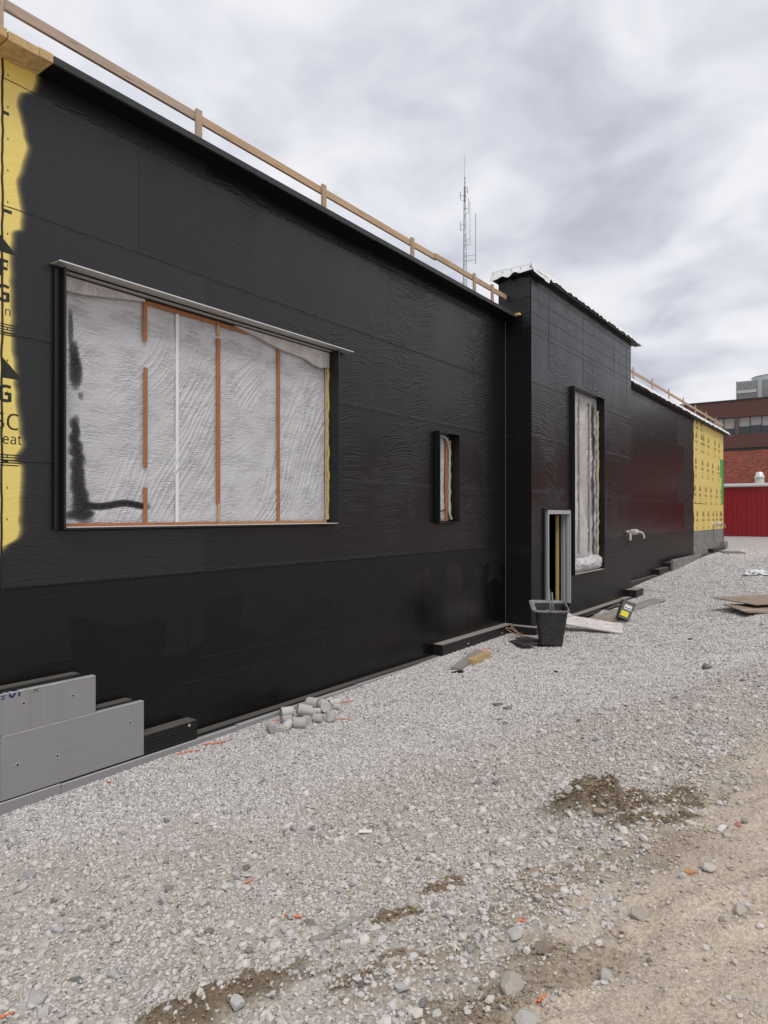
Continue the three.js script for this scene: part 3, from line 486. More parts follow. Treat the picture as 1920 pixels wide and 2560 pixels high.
{ // tall window in the tower
  const w = frameOf('window', 0.62, 16.43, 18.735, 1.24, 5.955, 0.10, 0.16, 'tall window opening in the tower covered with crinkled film');
  part(w, 'backing_board', block(0.462, 0.47, 1.265, 5.93, -16.455, -18.71), inside);
  const map = canvasTex(512, 1024, (g, W, Hh) => { g.fillStyle = '#d6d5d6'; g.fillRect(0, 0, W, Hh); const R = rng(71); for (let i = 0; i < 70; i++) { const x = W * (0.86 + 0.03 * n2(i * 0.2, 3)), y = Hh * (0.06 + 0.0122 * i), r = (24 + 30 * R()) * (n2b(i * 0.16, 4) > -0.2 ? 1 : 0.4), gr = g.createRadialGradient(x, y, 0, x, y, r); gr.addColorStop(0, 'rgba(22,20,21,0.6)'); gr.addColorStop(1, 'rgba(22,20,21,0)'); g.fillStyle = gr; g.fillRect(x - r, y - r, 2 * r, 2 * r); } });
  map.channel = 1;
  const fg = filmGeo(2.25, 4.66, 140, 260, 17.7, 0.03, 1.0); { const p = fg.attributes.position, u = new Float32Array(p.count * 2); for (let i = 0; i < p.count; i++) { u[2 * i] = -p.getZ(i) / 2.25; u[2 * i + 1] = p.getY(i) / 4.66; } fg.setAttribute('uv1', new THREE.BufferAttribute(u, 2)); }
  part(w, 'plastic_film', fg, phy([0.74, 0.735, 0.745], 0.34, { map, bumpMap: crinkle, bumpScale: 0.014 }), [0.50, 1.268, -16.457]);
  for (const [a, b] of [[1.75, 3.72], [3.76, 5.75]]) stickY(a, b, 0.05, 0.014, wood(0.50, 0.30, 0.12), w, 0.545, 17.20); stickY(1.75, 5.74, 0.055, 0.014, wood(0.52, 0.32, 0.14), w, 0.545, 17.98);
  const fp = []; for (let i = 0; i <= 50; i++) fp.push([0.535 + 0.01 * n2(i * 0.3, 25), 1.6 + i * 0.080, -18.66 - 0.03 * n2(i * 0.25, 29)]);
  part(w, 'spray_foam', tube(fp, 0.04, 100, 7), std([0.46, 0.39, 0.27], 0.9));
  const bag = filmGeo(2.2, 0.46, 70, 30, 41, 0.05, 1); { const p = bag.attributes.position; for (let i = 0; i < p.count; i++) { const y = p.getY(i); p.setX(i, p.getX(i) * 0.8 + 0.11 * Math.sin(Math.PI * clamp(y / 0.46)) + 0.025 * n2(p.getZ(i) * 4, y * 6)); p.setY(i, y * (0.86 + 0.12 * n2b(p.getZ(i) * 1.5, 3))); } bag.computeVertexNormals(); }
  part(w, 'film_bundle', bag, filmFlap, [0.56, 1.268, -16.47]);
  part(w, 'sill_strip', block(0.60, 0.717, 1.263, 1.27, -16.46, -18.70), std([0.36, 0.34, 0.31], 0.7));
}
{ // doorway in the tower
  const door = part(bld, 'doorway', merge([block(0.44, 0.66, 0.362, 2.898, -14.662, -14.70, 0.003), block(0.44, 0.66, 2.86, 2.898, -14.70, -16.31, 0.003)]), blackSteel);
  door.userData.label = 'open doorway at the tower foot with a pale steel frame';
  const steel = std([0.46, 0.475, 0.49], 0.45, { metalness: 0.25 });
  part(door, 'steel_head', block(0.50, 0.67, 2.765, 2.856, -14.86, -16.29, 0.006), steel);
  part(door, 'steel_jamb', merge([block(0.60, 0.67, 0.4, 2.764, -14.86, -14.91, 0.004)]), steel);
  part(door, 'steel_jamb', merge([block(0.43, 0.67, 0.58, 2.764, -16.24, -16.29, 0.004), block(0.48, 0.52, 0.58, 2.764, -16.215, -16.239, 0.004), block(0.58, 0.62, 0.58, 2.764, -16.215, -16.239, 0.004)]), steel);
  part(door, 'stud', lumber(2.35, 0.12, 0.05).rotateZ(Math.PI / 2).rotateY(Math.PI / 2), wood(0.75, 0.56, 0.2), [0.36, 1.56, -16.18]);
  for (const s of [15.6, 16.0, 16.9]) part(door, 'stud', block(-1.0, -0.93, 0.37, 3.4, -s, -s - 0.04), std([0.07, 0.07, 0.075], 0.5));
  for (const y of [0.95, 1.9, 2.3]) part(door, 'rail', block(-0.99, -0.95, y, y + 0.06, -14.5, -17.6), std([0.08, 0.08, 0.085], 0.5));
  part(door, 'insulation', block(-1.3, -1.05, 1.5, 1.85, -14.5, -17.6), std([0.13, 0.10, 0.05], 0.9));
}
// ---- ledges at the wall's foot: tarred boards, tops grey with dust
function ledge(g, top, label, pale) { const o = part(bld, 'foundation_ledge', g, phy([0.010, 0.0096, 0.0096], 0.42)); if (label) o.userData.label = label; if (top) part(o, 'dust_layer', top, pale ? dustPale : dust); return o; }
ledge(block(-0.01, 0.125, -0.3, 1.117, -1.5, -3.84, 0.006), block(0.0, 0.12, 1.118, 1.123, -1.5, -3.835));
ledge(block(-0.01, 0.125, -0.3, 0.715, -3.845, -4.45, 0.006), block(0.0, 0.12, 0.716, 0.721, -3.85, -4.445));
{ const L = []; for (let k = 0; k < 11; k++) L.push(block(0.0, 0.185 + 0.006 * (k % 2) + 0.003 * n2(k, 3), 0.09 + k * 0.0192, 0.09 + (k + 1) * 0.0192 - 0.002, -4.46, -5.28)); L.push(block(-0.01, 0.18, 0.06, 0.30, -4.455, -5.275)); const o = ledge(merge(L), block(0.005, 0.183, 0.3015, 0.306, -4.46, -5.275), 'ribbed black tarred block beside the grey foam boards'); for (const [y, s, x] of [[0.27, 5.16, 0.192], [0.305, 4.6, 0.10]]) part(o, 'washer', new THREE.CylinderGeometry(0.018, 0.018, 0.006, 14).rotateZ(x > 0.15 ? Math.PI / 2 : 0), galvanised, [x, y, -s]); }
ledge(block(-0.01, 0.13, -0.3, 0.105, -5.29, -10.9, 0.005), block(0.0, 0.125, 0.106, 0.111, -5.29, -10.9));
{ const o = ledge(merge([block(-0.01, 0.21, -0.2, 0.315, -10.92, -13.99, 0.012)]), block(0.0, 0.20, 0.316, 0.321, -10.93, -13.985), 'black tarred ledge in the corner before the tower', true); for (const s of [11.9, 13.4]) part(o, 'washer', new THREE.CylinderGeometry(0.02, 0.02, 0.008, 12).rotateZ(Math.PI / 2), galvanised, [0.213, 0.2, -s]); }
ledge(block(0.212, 0.82, -0.2, 0.305, -13.80, -14.0, 0.012), block(0.212, 0.815, 0.306, 0.311, -13.805, -13.995), null, true);
ledge(block(0.61, 0.82, -0.2, 0.275, -14.01, -20.95, 0.012), block(0.625, 0.815, 0.276, 0.281, -14.2, -20.95), 'ragged black ledge along the tower foot', true);
ledge(block(0.60, 0.94, -0.2, 0.485, -20.96, -21.75, 0.012), block(0.62, 0.93, 0.486, 0.491, -20.97, -21.74), 'black tarred block at the far corner of the tower', true);
ledge(block(-0.01, 0.20, 0.0, 0.50, -21.6, -26.6, 0.01), block(0.0, 0.19, 0.501, 0.506, -21.6, -26.6));
ledge(block(-0.01, 0.22, 0.2, 0.70, -26.61, -28.2, 0.01), block(0.0, 0.21, 0.701, 0.706, -26.61, -28.2));
ledge(block(-0.01, 0.24, 0.3, 0.86, -28.21, -36.9, 0.01), block(0.0, 0.23, 0.861, 0.866, -28.21, -36.9));
ledge(block(-0.01, 0.26, 0.4, 1.05, -36.91, -40.2, 0.01), block(0.0, 0.25, 1.051, 1.056, -36.91, -40.2));
part(bld, 'concrete_step', block(-0.01, 0.22, 0.5, 1.33, -40.21, -41.1, 0.01), concrete); part(bld, 'concrete_step', block(0.225, 0.33, 0.55, 0.98, -28.3, -33.6, 0.01), concrete);

// ---------------------------------------------------------------- guard rails on the roofs
{
  const r = thing('roof_guardrail', 'wooden guard rail of planks and posts along the long black roof edge', 'guard rail', [0, 7.208, 0]);
  const rail = (s0, s1, x, y, m) => part(r, 'rail', lumber(s1 - s0, 0.105, 0.038).rotateY(Math.PI / 2), m, [x, y - 7.208, -(s0 + s1) / 2]);
  rail(1.6, 5.40, -0.003, 7.637, pineAged); rail(5.41, 11.02, -0.003, 7.632, pine); rail(10.95, 13.98, 0.037, 7.632, wood(0.78, 0.55, 0.36));
  for (const s of [3.06, 5.41, 7.745, 10.16, 12.41, 13.22]) { part(r, 'post', lumber(0.505, 0.089, 0.038).rotateZ(Math.PI / 2).rotateY(Math.PI / 2), s < 6 ? pineAged : wood(0.72, 0.52, 0.36), [s > 10.9 ? 0.077 : 0.037, 0.254, -s]); part(r, 'foot_block', lumber(0.16, 0.06, 0.03).rotateX(Math.PI / 2).rotateY(Math.PI / 2), pineAged, [0.02, 0.018, -s - 0.08]); }
}
{
  const r = thing('roof_guardrail', 'pale wooden guard rail above the far white roof edge', 'guard rail', [0, 7.30, 0]);
  const m = wood(0.72, 0.52, 0.34);
  for (const [a, b] of [[22.0, 29.7], [29.72, 36.2], [36.22, 42.3]]) part(r, 'rail', lumber(b - a, 0.10, 0.038).rotateY(Math.PI / 2), m, [-0.2, 0.50, -(a + b) / 2]);
  for (const s of [24.6, 27.1, 29.7, 32.3, 34.85, 37.35, 39.95, 41.4]) part(r, 'post', lumber(0.66, 0.09, 0.038).rotateZ(Math.PI / 2).rotateY(Math.PI / 2), m, [-0.161, 0.33, -s]);
  part(r, 'return_rail', lumber(1.9, 0.10, 0.038), m, [-1.16, 0.50, -42.26]);
}
// ---------------------------------------------------------------- foam boards at the wall
const foamPrint = canvasTex(1024, 384, (g, W, Hh) => { // print on the upper board, sideways, cut by its top edge
  g.fillStyle = '#ffffff'; g.fillRect(0, 0, W, Hh); const R = rng(3);
  for (let i = 0; i < 60; i++) { g.fillStyle = `rgba(${R() < 0.5 ? '255,255,255' : '238,236,235'},0.4)`; g.fillRect(R() * W, 0, 2 + 14 * R(), Hh); }
  g.save(); g.translate(0, 0); g.rotate(Math.PI / 2); g.textBaseline = 'alphabetic';
  g.fillStyle = '#2e56a8'; g.font = 'bold 74px sans-serif'; g.fillText('uoı', -60, -45); g.font = 'bold 150px sans-serif'; g.fillText('S', -22, -120);
  g.fillStyle = '#6f7684'; g.font = '84px sans-serif'; g.fillText('SX', -42, -350); g.restore();
  g.strokeStyle = 'rgba(255,255,255,0.9)'; g.lineWidth = 2; for (let i = 0; i < 6; i++) { const y = 190 + 30 * R(); g.beginPath(); g.moveTo(420 + 200 * R(), y + 20); g.lineTo(800 + 200 * R(), y); g.stroke(); }
});
function foamBoard(name, label, z0, z1, y0, y1, x0, x1, m, screws) {
  const o = thing(name, label, 'foam board', [x0, y0, -(z0 + z1) / 2], 0, 'grey foam boards on the wall foot'), w = z1 - z0, h = y1 - y0, t = x1 - x0;
  const g = new RoundedBoxGeometry(t, h, w, 1, 0.004).translate(t / 2, h / 2, 0); setUV(g, (x, y, z) => [(w / 2 - z) / w, y / h]);
  part(o, 'board', g, m);
  part(o, 'cut_edge', (() => { const L = []; for (let k = 0; k < 16; k++) { const a = w / 2 - 0.01 - k * (w - 0.02) / 16, e = 0.006 + 0.004 * n2(k * 0.9, z0); L.push(block(t - 0.012, t + 0.0025, h - e, h + 0.003, a, a - (w - 0.02) / 16 - 0.002, 0.0015)); } return merge(L); })(), foamEdge);
  for (const [s, y] of screws) { part(o, 'screw_washer', new THREE.TorusGeometry(0.016, 0.0035, 6, 18).rotateY(Math.PI / 2), foamEdge, [t + 0.0005, y - y0, -s + (z0 + z1) / 2]); part(o, 'screw_hole', new THREE.CylinderGeometry(0.011, 0.011, 0.004, 10).rotateZ(Math.PI / 2), plainBlack, [t + 0.0005, y - y0, -s + (z0 + z1) / 2]); }
}
const scuffMap = canvasTex(1024, 400, (g, W, Hh) => { g.fillStyle = '#fff'; g.fillRect(0, 0, W, Hh); const R = rng(6); g.fillStyle = '#e9e7e5'; for (let i = 0; i < 50; i++) g.fillRect(R() * W, R() * Hh, 60 + 200 * R(), 1 + 2 * R()); g.strokeStyle = 'rgba(255,255,255,1)'; for (let i = 0; i < 24; i++) { const x = R() * W, y = Hh * (0.45 + 0.5 * R()); g.lineWidth = 1 + 4 * R(); g.beginPath(); g.moveTo(x, y); g.lineTo(x + 20 + 40 * R(), y + 14 * (R() - 0.5)); g.stroke(); } });
const foamUp = foamGrey.clone(); foamUp.map = foamPrint; const foamLow = foamGrey.clone(); foamLow.map = scuffMap;
foamBoard('foam_board', 'upper grey foam board with blue print, cut off by its top edge', 2.98, 3.965, 0.702, 1.088, 0.13, 0.205, foamUp, [[3.23, 0.965], [3.72, 0.93]]);
foamBoard('foam_board', 'larger lower grey foam board standing on the pale strip', 3.022, 4.54, 0.102, 0.698, 0.13, 0.202, foamLow, [[3.175, 0.395], [3.56, 0.37], [4.37, 0.50]]);
for (const [a, b, y, l] of [[1.4, 3.595, 0.086, 'thin grey foam strip at the lower left corner under the boards'], [3.60, 5.9, 0.078, 'grey foam strip at the wall foot beneath the ribbed block'], [5.905, 8.35, 0.088, 'grey foam strip at the wall foot behind the concrete cylinders'], [8.355, 10.86, 0.096, 'grey foam strip at the wall foot, nearest the tower']]) {
  const g = block(0.138, 0.208, -0.3, y, -a, -b, 0.004); const p = g.attributes.position; for (let i = 0; i < p.count; i++) if (p.getY(i) > 0) p.setY(i, p.getY(i) + 0.004 * n2(p.getZ(i) * 2, 7));
  const o = thing('foam_strip', l, 'foam strip', [0.138, 0, -(a + b) / 2], 0, 'grey foam strips along the wall foot'); g.translate(-0.138, 0, (a + b) / 2); part(o, 'board', g, foamGrey); part(o, 'cut_edge', block(0.058, 0.0715, y - 0.008, y + 0.003, (b - a) / 2 - 0.003, -(b - a) / 2 + 0.003, 0.002), foamEdge);
}
// ---------------------------------------------------------------- concrete test cylinders
{
  const mats = [[0.47, 0.455, 0.43], [0.40, 0.40, 0.395], [0.56, 0.545, 0.51]].map((c) => std(c, 0.95, { bumpMap: woodTex, bumpScale: 0.003 }));
  const green = std([0.20, 0.27, 0.20], 0.85), endGrey = std([0.33, 0.325, 0.315], 0.95);
  const make = (label, x, z, r, len, yaw, pitch, lift, tone, end, broken) => {
    const o = thing('concrete_cylinder', label, 'concrete cylinder', [x, groundY(x, z) + lift, z], yaw, 'concrete cylinders in a pile');
    const prof = [[0, -len / 2], [r * 0.93, -len / 2], [r, -len / 2 + 0.008], [r * 1.01, 0], [r * 0.985, len / 2 - 0.008], [r * 0.93, len / 2], [0, len / 2]].map((p) => new THREE.Vector2(...p));
    const g = new THREE.LatheGeometry(prof, 22).toNonIndexed(); const p = g.attributes.position;
    for (let i = 0; i < p.count; i++) { const X = p.getX(i), Y = p.getY(i), Z = p.getZ(i); if (broken && Y > len * 0.3) p.setY(i, Y - broken * (X * 0.9 + 0.5 * Math.abs(Z)) - 0.015 * n2(X * 30, Z * 30)); p.setX(i, X * (1 + 0.02 * n2(Y * 20, Z * 20 + z))); }
    g.computeVertexNormals(); g.rotateX(Math.PI / 2 + pitch); g.translate(0, r, 0);
    part(o, 'cylinder', g, mats[tone]);
    if (end) { const c = part(o, 'end_cap', new THREE.CylinderGeometry(r * 0.88, r * 0.9, 0.006, 20).translate(0, -len / 2 - 0.001, 0).rotateX(Math.PI / 2 + pitch).translate(0, r, 0), end === 1 ? green : endGrey); part(c, 'stamp_ring', new THREE.TorusGeometry(r * 0.4, 0.003, 5, 16).rotateX(Math.PI / 2).translate(0, -len / 2 - 0.005, 0).rotateX(Math.PI / 2 + pitch).translate(0, r, 0), mats[0]); }
  };
  // the capped end points along -z turned by yaw
  const D = Math.PI / 180;
  make('grey cylinder at the left end of the pile, ringed end showing', 0.60, -6.10, 0.052, 0.15, -118 * D, 0, 0, 1, 2);
  make('pale cylinder lying end on, second from the left in front', 0.70, -6.27, 0.055, 0.19, 20 * D, 0.15, 0, 2, 0, 0.2);
  make('cylinder with green end at the back left of the pile', 0.33, -6.66, 0.068, 0.165, 150 * D, 0, 0, 2, 1);
  make('dark ended small cylinder in the middle of the pile', 0.50, -6.47, 0.05, 0.14, 170 * D, 0, 0, 1, 2);
  make('large rough cylinder lying in front at the pile centre', 0.78, -6.42, 0.068, 0.19, -65 * D, 0, 0, 0, 0, 0.35);
  make('large broken cylinder on top of the pile, leaning left', 0.56, -6.76, 0.074, 0.20, 140 * D, 0.25, 0.03, 0, 2, 0.5);
  make('short cylinder half buried right of the pile centre', 0.73, -6.60, 0.05, 0.12, -90 * D, 0.1, 0, 0, 0, 0.3);
  make('cylinder with broken end pointing right, front row', 0.83, -6.70, 0.055, 0.16, -75 * D, 0, 0, 0, 0, 0.7);
  make('wide cylinder at the back of the pile against the strip', 0.42, -7.08, 0.078, 0.17, -80 * D, 0, 0.02, 0, 2);
  make('cylinder with mottled green side at the back right', 0.62, -7.08, 0.075, 0.16, 60 * D, 0, 0.02, 2, 1);
  make('upright rough cylinder at the right front of the pile', 0.96, -6.82, 0.066, 0.13, 10 * D, Math.PI / 2 - 0.2, 0.0, 0, 0, 0.2);
  make('slim pale cylinder lying apart at the top right', 0.52, -7.42, 0.05, 0.17, 160 * D, 0, 0, 2, 2);
  make('small white cylinder lying sideways at the far right', 0.68, -7.30, 0.042, 0.11, -85 * D, 0, 0, 2, 0, 0.2);
  make('small white fragment of cylinder between the two rows', 0.62, -6.92, 0.04, 0.12, -60 * D, 0, 0.02, 2, 0, 0.4);
}
// ---------------------------------------------------------------- scraps on the gravel
function scrap(name, label, category, x, z, yaw, geo, m, lift = 0, pitch = 0, roll = 0, group) { const o = one(name, geo, m, label, category, group); o.position.set(x, groundY(x, z) + lift, z); o.rotation.set(pitch, yaw, roll, 'YXZ'); return o; }
scrap('lumber_offcut', 'short fresh yellow timber offcut on the gravel before the ledge', 'wood', 0.93, -11.0, 1.62, lumber(0.74, 0.13, 0.10).rotateX(Math.PI / 2), pineFresh, 0.06, 0, 0.03);
scrap('foam_offcut', 'long grey foam offcut partly under the yellow timber piece', 'foam', 0.80, -10.82, 1.81, new RoundedBoxGeometry(1.55, 0.05, 0.17, 1, 0.004), greyWood, 0.04, 0, 0.0);
scrap('black_splinter', 'small black broken bit at the near end of the grey offcut', 'scrap', 1.05, -9.98, 0.9, mergeGeometries([block(-0.12, 0.1, 0, 0.02, -0.02, 0.03).rotateY(0.4), block(-0.05, 0.12, 0, 0.03, 0.02, 0.06).rotateY(-0.5).rotateZ(0.2)]), plainBlack, 0.0);
scrap('dark_board', 'dark weathered board lying on the gravel left of the bin', 'board', 0.98, -12.72, -0.78, new RoundedBoxGeometry(0.95, 0.03, 0.30, 1, 0.006), wood(0.09, 0.075, 0.07), 0.06, 0.10, 0.10);
scrap('loose_board', 'grey brown board behind the dark one, beside the bin', 'board', 1.02, -13.10, -0.62, new RoundedBoxGeometry(0.85, 0.03, 0.28, 1, 0.006), wood(0.20, 0.17, 0.145), 0.05, 0.05, 0.03);
{ const pts = []; for (let i = 0; i <= 40; i++) { const t = i / 40, a = t * 13; pts.push([0.12 * Math.cos(a) * (1 - 0.4 * t) + 0.12 * t, 0.02 + 0.10 * Math.abs(Math.sin(a * 0.5)) + 0.10 * t * Math.sin(a), 0.14 * Math.sin(a) * (1 - 0.3 * t)]); } scrap('wire_coil', 'loose coil of rusty wire in the corner by the ledge', 'wire', 0.42, -13.45, 0, tube(pts.map(([a, b, c]) => [a * 1.35, b * 1.5, c * 1.35]), 0.009, 140, 5), std([0.45, 0.27, 0.18], 0.6)); }
// ---- bin
function loft(levels, seg = 8, closed = true) {
  const pos = [], id = [], ring = 4 * (seg + 1);
  for (const [y, w, d, r, ox = 0] of levels) for (let c = 0; c < 4; c++) for (let k = 0; k <= seg; k++) { const a = (c + k / seg) * Math.PI / 2, cx = (c === 0 || c === 3 ? 1 : -1) * (w / 2 - r), cz = (c < 2 ? 1 : -1) * (d / 2 - r); pos.push(cx + r * Math.cos(a) + ox, y, cz + r * Math.sin(a)); }
  for (let l = 0; l + 1 < levels.length; l++) for (let k = 0; k < ring; k++) { const a = l * ring + k, b = l * ring + (k + 1) % ring, c = a + ring, e = b + ring; id.push(a, c, b, b, c, e); }
  for (const [l, flip] of closed ? [[0, false], [levels.length - 1, true]] : []) { const base = l * ring; for (let k = 1; k + 1 < ring; k++) flip ? id.push(base, base + k + 1, base + k) : id.push(base, base + k, base + k + 1); }
  const g = new THREE.BufferGeometry(); g.setAttribute('position', new THREE.Float32BufferAttribute(pos, 3)); g.setIndex(id); const h = g.toNonIndexed(); h.computeVertexNormals(); return setUV(h, (x, y, z) => [x + z, y]);
}
const binAt = [1.46, -13.02];
{
  const o = thing('rubbish_bin', 'large scuffed black plastic bin standing in front of the doorway', 'bin', [binAt[0], groundY(...binAt), binAt[1]], 0.50);
  o.rotation.order = 'YXZ'; o.rotation.x = 0.13;
  const scuff = dataTex(512, 512, (a, b) => { const v = 0.68 + 0.16 * fbm(n2, a * 5, b * 5, 4) + (n2b(a * 40, b * 9) > 0.74 ? 0.22 : 0) + 0.08 * n2c(a * 60, b * 60); return [v, v * 0.98, v * 0.97]; }, true);
  const tub = std([0.10, 0.097, 0.097], 0.5, { map: scuff, bumpMap: scuff, bumpScale: 0.002 });
  const body = part(o, 'tub', loft([[0.075, 0.40, 0.46, 0.05], [0.09, 0.44, 0.50, 0.06], [0.30, 0.475, 0.55, 0.06], [0.305, 0.49, 0.565, 0.06], [0.74, 0.575, 0.72, 0.08], [0.775, 0.60, 0.74, 0.09], [0.776, 0.57, 0.71, 0.08], [0.42, 0.48, 0.58, 0.06]].map((l) => l), 6), tub);
  part(body, 'rim', loft([[0.778, 0.60, 0.74, 0.09], [0.79, 0.68, 0.80, 0.11, -0.02], [0.80, 0.73, 0.86, 0.12, -0.04], [0.822, 0.725, 0.855, 0.12, -0.04], [0.825, 0.67, 0.80, 0.10, -0.03], [0.74, 0.567, 0.705, 0.08], [0.43, 0.475, 0.575, 0.06]], 6, false), std([0.55, 0.55, 0.56], 0.5, { map: scuff }));
  part(o, 'load', (() => { const g = new THREE.PlaneGeometry(0.5, 0.62, 24, 30).rotateX(-Math.PI / 2), p = g.attributes.position; for (let i = 0; i < p.count; i++) p.setY(i, 0.60 + 0.06 * n2(p.getX(i) * 6, p.getZ(i) * 6) + 0.03 * n2b(p.getX(i) * 20, p.getZ(i) * 20)); g.computeVertexNormals(); return g; })(), std([0.5, 0.51, 0.52], 0.8, { map: scuff, bumpMap: scuff, bumpScale: 0.03 }));
  for (const [x, z] of [[-0.16, 0.17], [0.16, 0.17], [-0.16, -0.17], [0.16, -0.17]]) { const w = part(o, 'caster', new THREE.CylinderGeometry(0.045, 0.045, 0.03, 14).rotateZ(Math.PI / 2).translate(x, 0.045, z), plainBlack); part(w, 'caster_fork', block(x - 0.03, x + 0.03, 0.055, 0.085, z - 0.03, z + 0.03), plainBlack); }
  part(o, 'base_skid', new RoundedBoxGeometry(0.42, 0.03, 0.44, 1, 0.01).translate(0, 0.085, 0), plainBlack);
}
for (const [dx, dz, l, lab] of [[0.05, 0.06, 0.58, 'taller of two bright metal studs standing in the bin'], [0.10, 0.05, 0.50, 'shorter of two bright metal studs standing in the bin']]) { const o = one('metal_stud', merge([block(-0.012, 0.012, 0, l, -0.002, 0), block(-0.012, -0.010, 0, l, 0, 0.02), block(0.010, 0.012, 0, l, 0, 0.02)]), std([0.62, 0.62, 0.62], 0.35, { metalness: 0.6 }), lab, 'metal stud', 'metal studs in the bin'); o.position.set(binAt[0] + dx, groundY(...binAt) + 0.58, binAt[1] + dz); o.rotation.set(0.03, 0.5, 0.07); }
// ---- boards right of the bin
const plank = (label, a, b, w, t, m, y0, y1, roll = 0) => { // from ground point a to b; heights above ground at each end
  const A = new THREE.Vector3(a[0], groundY(...a) + y0, a[1]), B = new THREE.Vector3(b[0], groundY(...b) + y1, b[1]), d = B.clone().sub(A), L = d.length();
  const o = one('loose_plank', lumber(L, w, t).rotateX(Math.PI / 2), m, label, 'board', 'loose boards right of the bin');
  o.position.copy(A).add(B).multiplyScalar(0.5); o.rotation.set(roll, Math.atan2(-d.z, d.x), Math.atan2(d.y, Math.hypot(d.x, d.z)), 'YZX');
};
plank('pale whitish plank propped on the ledge behind the bin', [1.03, -14.72], [2.22, -15.25], 0.42, 0.035, paleBoard, 0.26, 0.07, 0.38);
plank('short white painted block end beside the bin rim', [0.92, -14.6], [1.15, -15.0], 0.14, 0.09, wood(0.85, 0.82, 0.76), 0.27, 0.30, 0.3);
plank('long grey plywood strip lying along the tower ledge', [1.18, -16.1], [1.62, -20.9], 0.42, 0.02, greyWood, 0.035, 0.04, 0.02);
plank('tan board under the grey pail, edge turned up', [1.12, -16.35], [1.95, -16.55], 0.36, 0.02, plyWood, 0.045, 0.05, 0.1);
plank('black plastic covered board leaning on the tower ledge', [0.93, -16.0], [1.0, -17.2], 0.24, 0.02, plainBlack, 0.07, 0.07, -0.5);
plank('dark rag covered board leaning farther along the tower ledge', [0.94, -18.2], [1.0, -19.2], 0.24, 0.02, wood(0.05, 0.048, 0.045), 0.07, 0.07, -0.4);
{ // pail
  const x = 1.86, z = -16.42, o = thing('grey_pail', 'dark grey square pail tipped over, with white and yellow labels', 'pail', [x, groundY(x, z) + 0.05, z], 0);
  const inner = new THREE.Group(); void inner;
  const m = std([0.115, 0.117, 0.115], 0.5), q = new THREE.Euler(-0.30, 0.55, -0.42, 'YXZ');
  const sheet = (w, h, x0, y0, zf) => new THREE.BoxGeometry(w, h, 0.003).translate(x0, y0, zf);
  const tilt = (g) => g.applyMatrix4(new THREE.Matrix4().makeRotationFromEuler(q)).translate(0, 0.0, 0);
  const body = part(o, 'body', tilt(loft([[0, 0.27, 0.24, 0.04], [0.02, 0.28, 0.25, 0.04], [0.40, 0.31, 0.28, 0.045], [0.405, 0.325, 0.295, 0.05], [0.44, 0.325, 0.295, 0.05], [0.445, 0.305, 0.275, 0.045], [0.38, 0.30, 0.27, 0.04]], 4).translate(0, 0.02, 0)), m);
  part(body, 'white_label', tilt(sheet(0.17, 0.12, 0.01, 0.31, 0.137)), canvasMat('#e8e8e6', [['#222', 20, 60, 34, 40], ['#222', 70, 70, 80, 26], ['#555', 30, 112, 110, 6]]));
  part(body, 'yellow_label', tilt(sheet(0.17, 0.13, -0.015, 0.14, 0.134)), canvasMat('#f2dd12', [['#c8b20c', 30, 40, 100, 6], ['#c8b20c', 30, 60, 80, 6], ['#c8b20c', 30, 80, 100, 6]]));
}
function canvasMat(bg, rects) { return std(0xffffff, 0.5, { map: canvasTex(160, 128, (g, W, Hh) => { g.fillStyle = bg; g.fillRect(0, 0, W, Hh); for (const [c, a, b, w, h] of rects) { g.fillStyle = c; g.fillRect(a, b, w, h); } }) }); }
scrap('wooden_stick', 'pale wooden stick sticking up behind the grey pail', 'stick', 1.80, -17.0, 0.3, new THREE.CylinderGeometry(0.026, 0.026, 0.52, 10).translate(0, 0.26, 0), wood(0.72, 0.52, 0.26), 0.02, -0.2, 0.2);
// ---- wrapped fittings on the wall
function fitting(label, x, y, z, k, brown) {
  const o = thing('wall_pipe', label, 'pipe', [x, y, z], 0, 'wrapped pipes on the wall'), m = phy([0.62, 0.58, 0.55], 0.35), e = std(brown ? [0.34, 0.25, 0.17] : [0.5, 0.47, 0.46], 0.5);
  part(o, 'pipe', rod([0, 0, 0], [0.34 * k, 0.01, 0], 0.06 * k, 14), m); part(o, 'elbow', tube([[0.30 * k, 0.01, 0], [0.40 * k, 0, -0.02], [0.46 * k, -0.07 * k, -0.05], [0.48 * k, -0.18 * k, -0.07]], 0.035 * k, 16, 8), e);
  const w = part(o, 'plastic_wrap', loft([[-0.09, 0.16, 0.14, 0.05], [-0.02, 0.24, 0.18, 0.06], [0.06, 0.22, 0.17, 0.06], [0.075, 0.14, 0.12, 0.05]].map(([a, b, c, d]) => [a * k, b * k, c * k, d * k]), 4), m, [0.2 * k, 0.02, 0]); { const p = w.geometry.attributes.position; for (let i = 0; i < p.count; i++) p.setX(i, p.getX(i) + 0.02 * n2(p.getY(i) * 30, p.getZ(i) * 30)); w.geometry.computeVertexNormals(); }
  part(o, 'hanging_end', tube([[0.1 * k, -0.02, 0.05], [0.11 * k, -0.12 * k, 0.06], [0.10 * k, -0.24 * k, 0.055]], 0.04 * k, 12, 7), m);
}
fitting('white wrapped pipe stub on the tower near its far corner', 0.62, 2.22, -21.15, 1, false);
fitting('brown and white pipe stub low on the yellow boards', 0.0, 2.28, -38.2, 1.15, true);
one('hanging_cable', tube([[0.625, 1.62, -19.4], [0.635, 1.60, -20.2], [0.63, 1.70, -20.9], [0.625, 1.95, -21.25]], 0.012, 30, 5), std([0.06, 0.055, 0.055], 0.6), 'thin dark cable hanging on the tower wall below the pipe', 'cable');
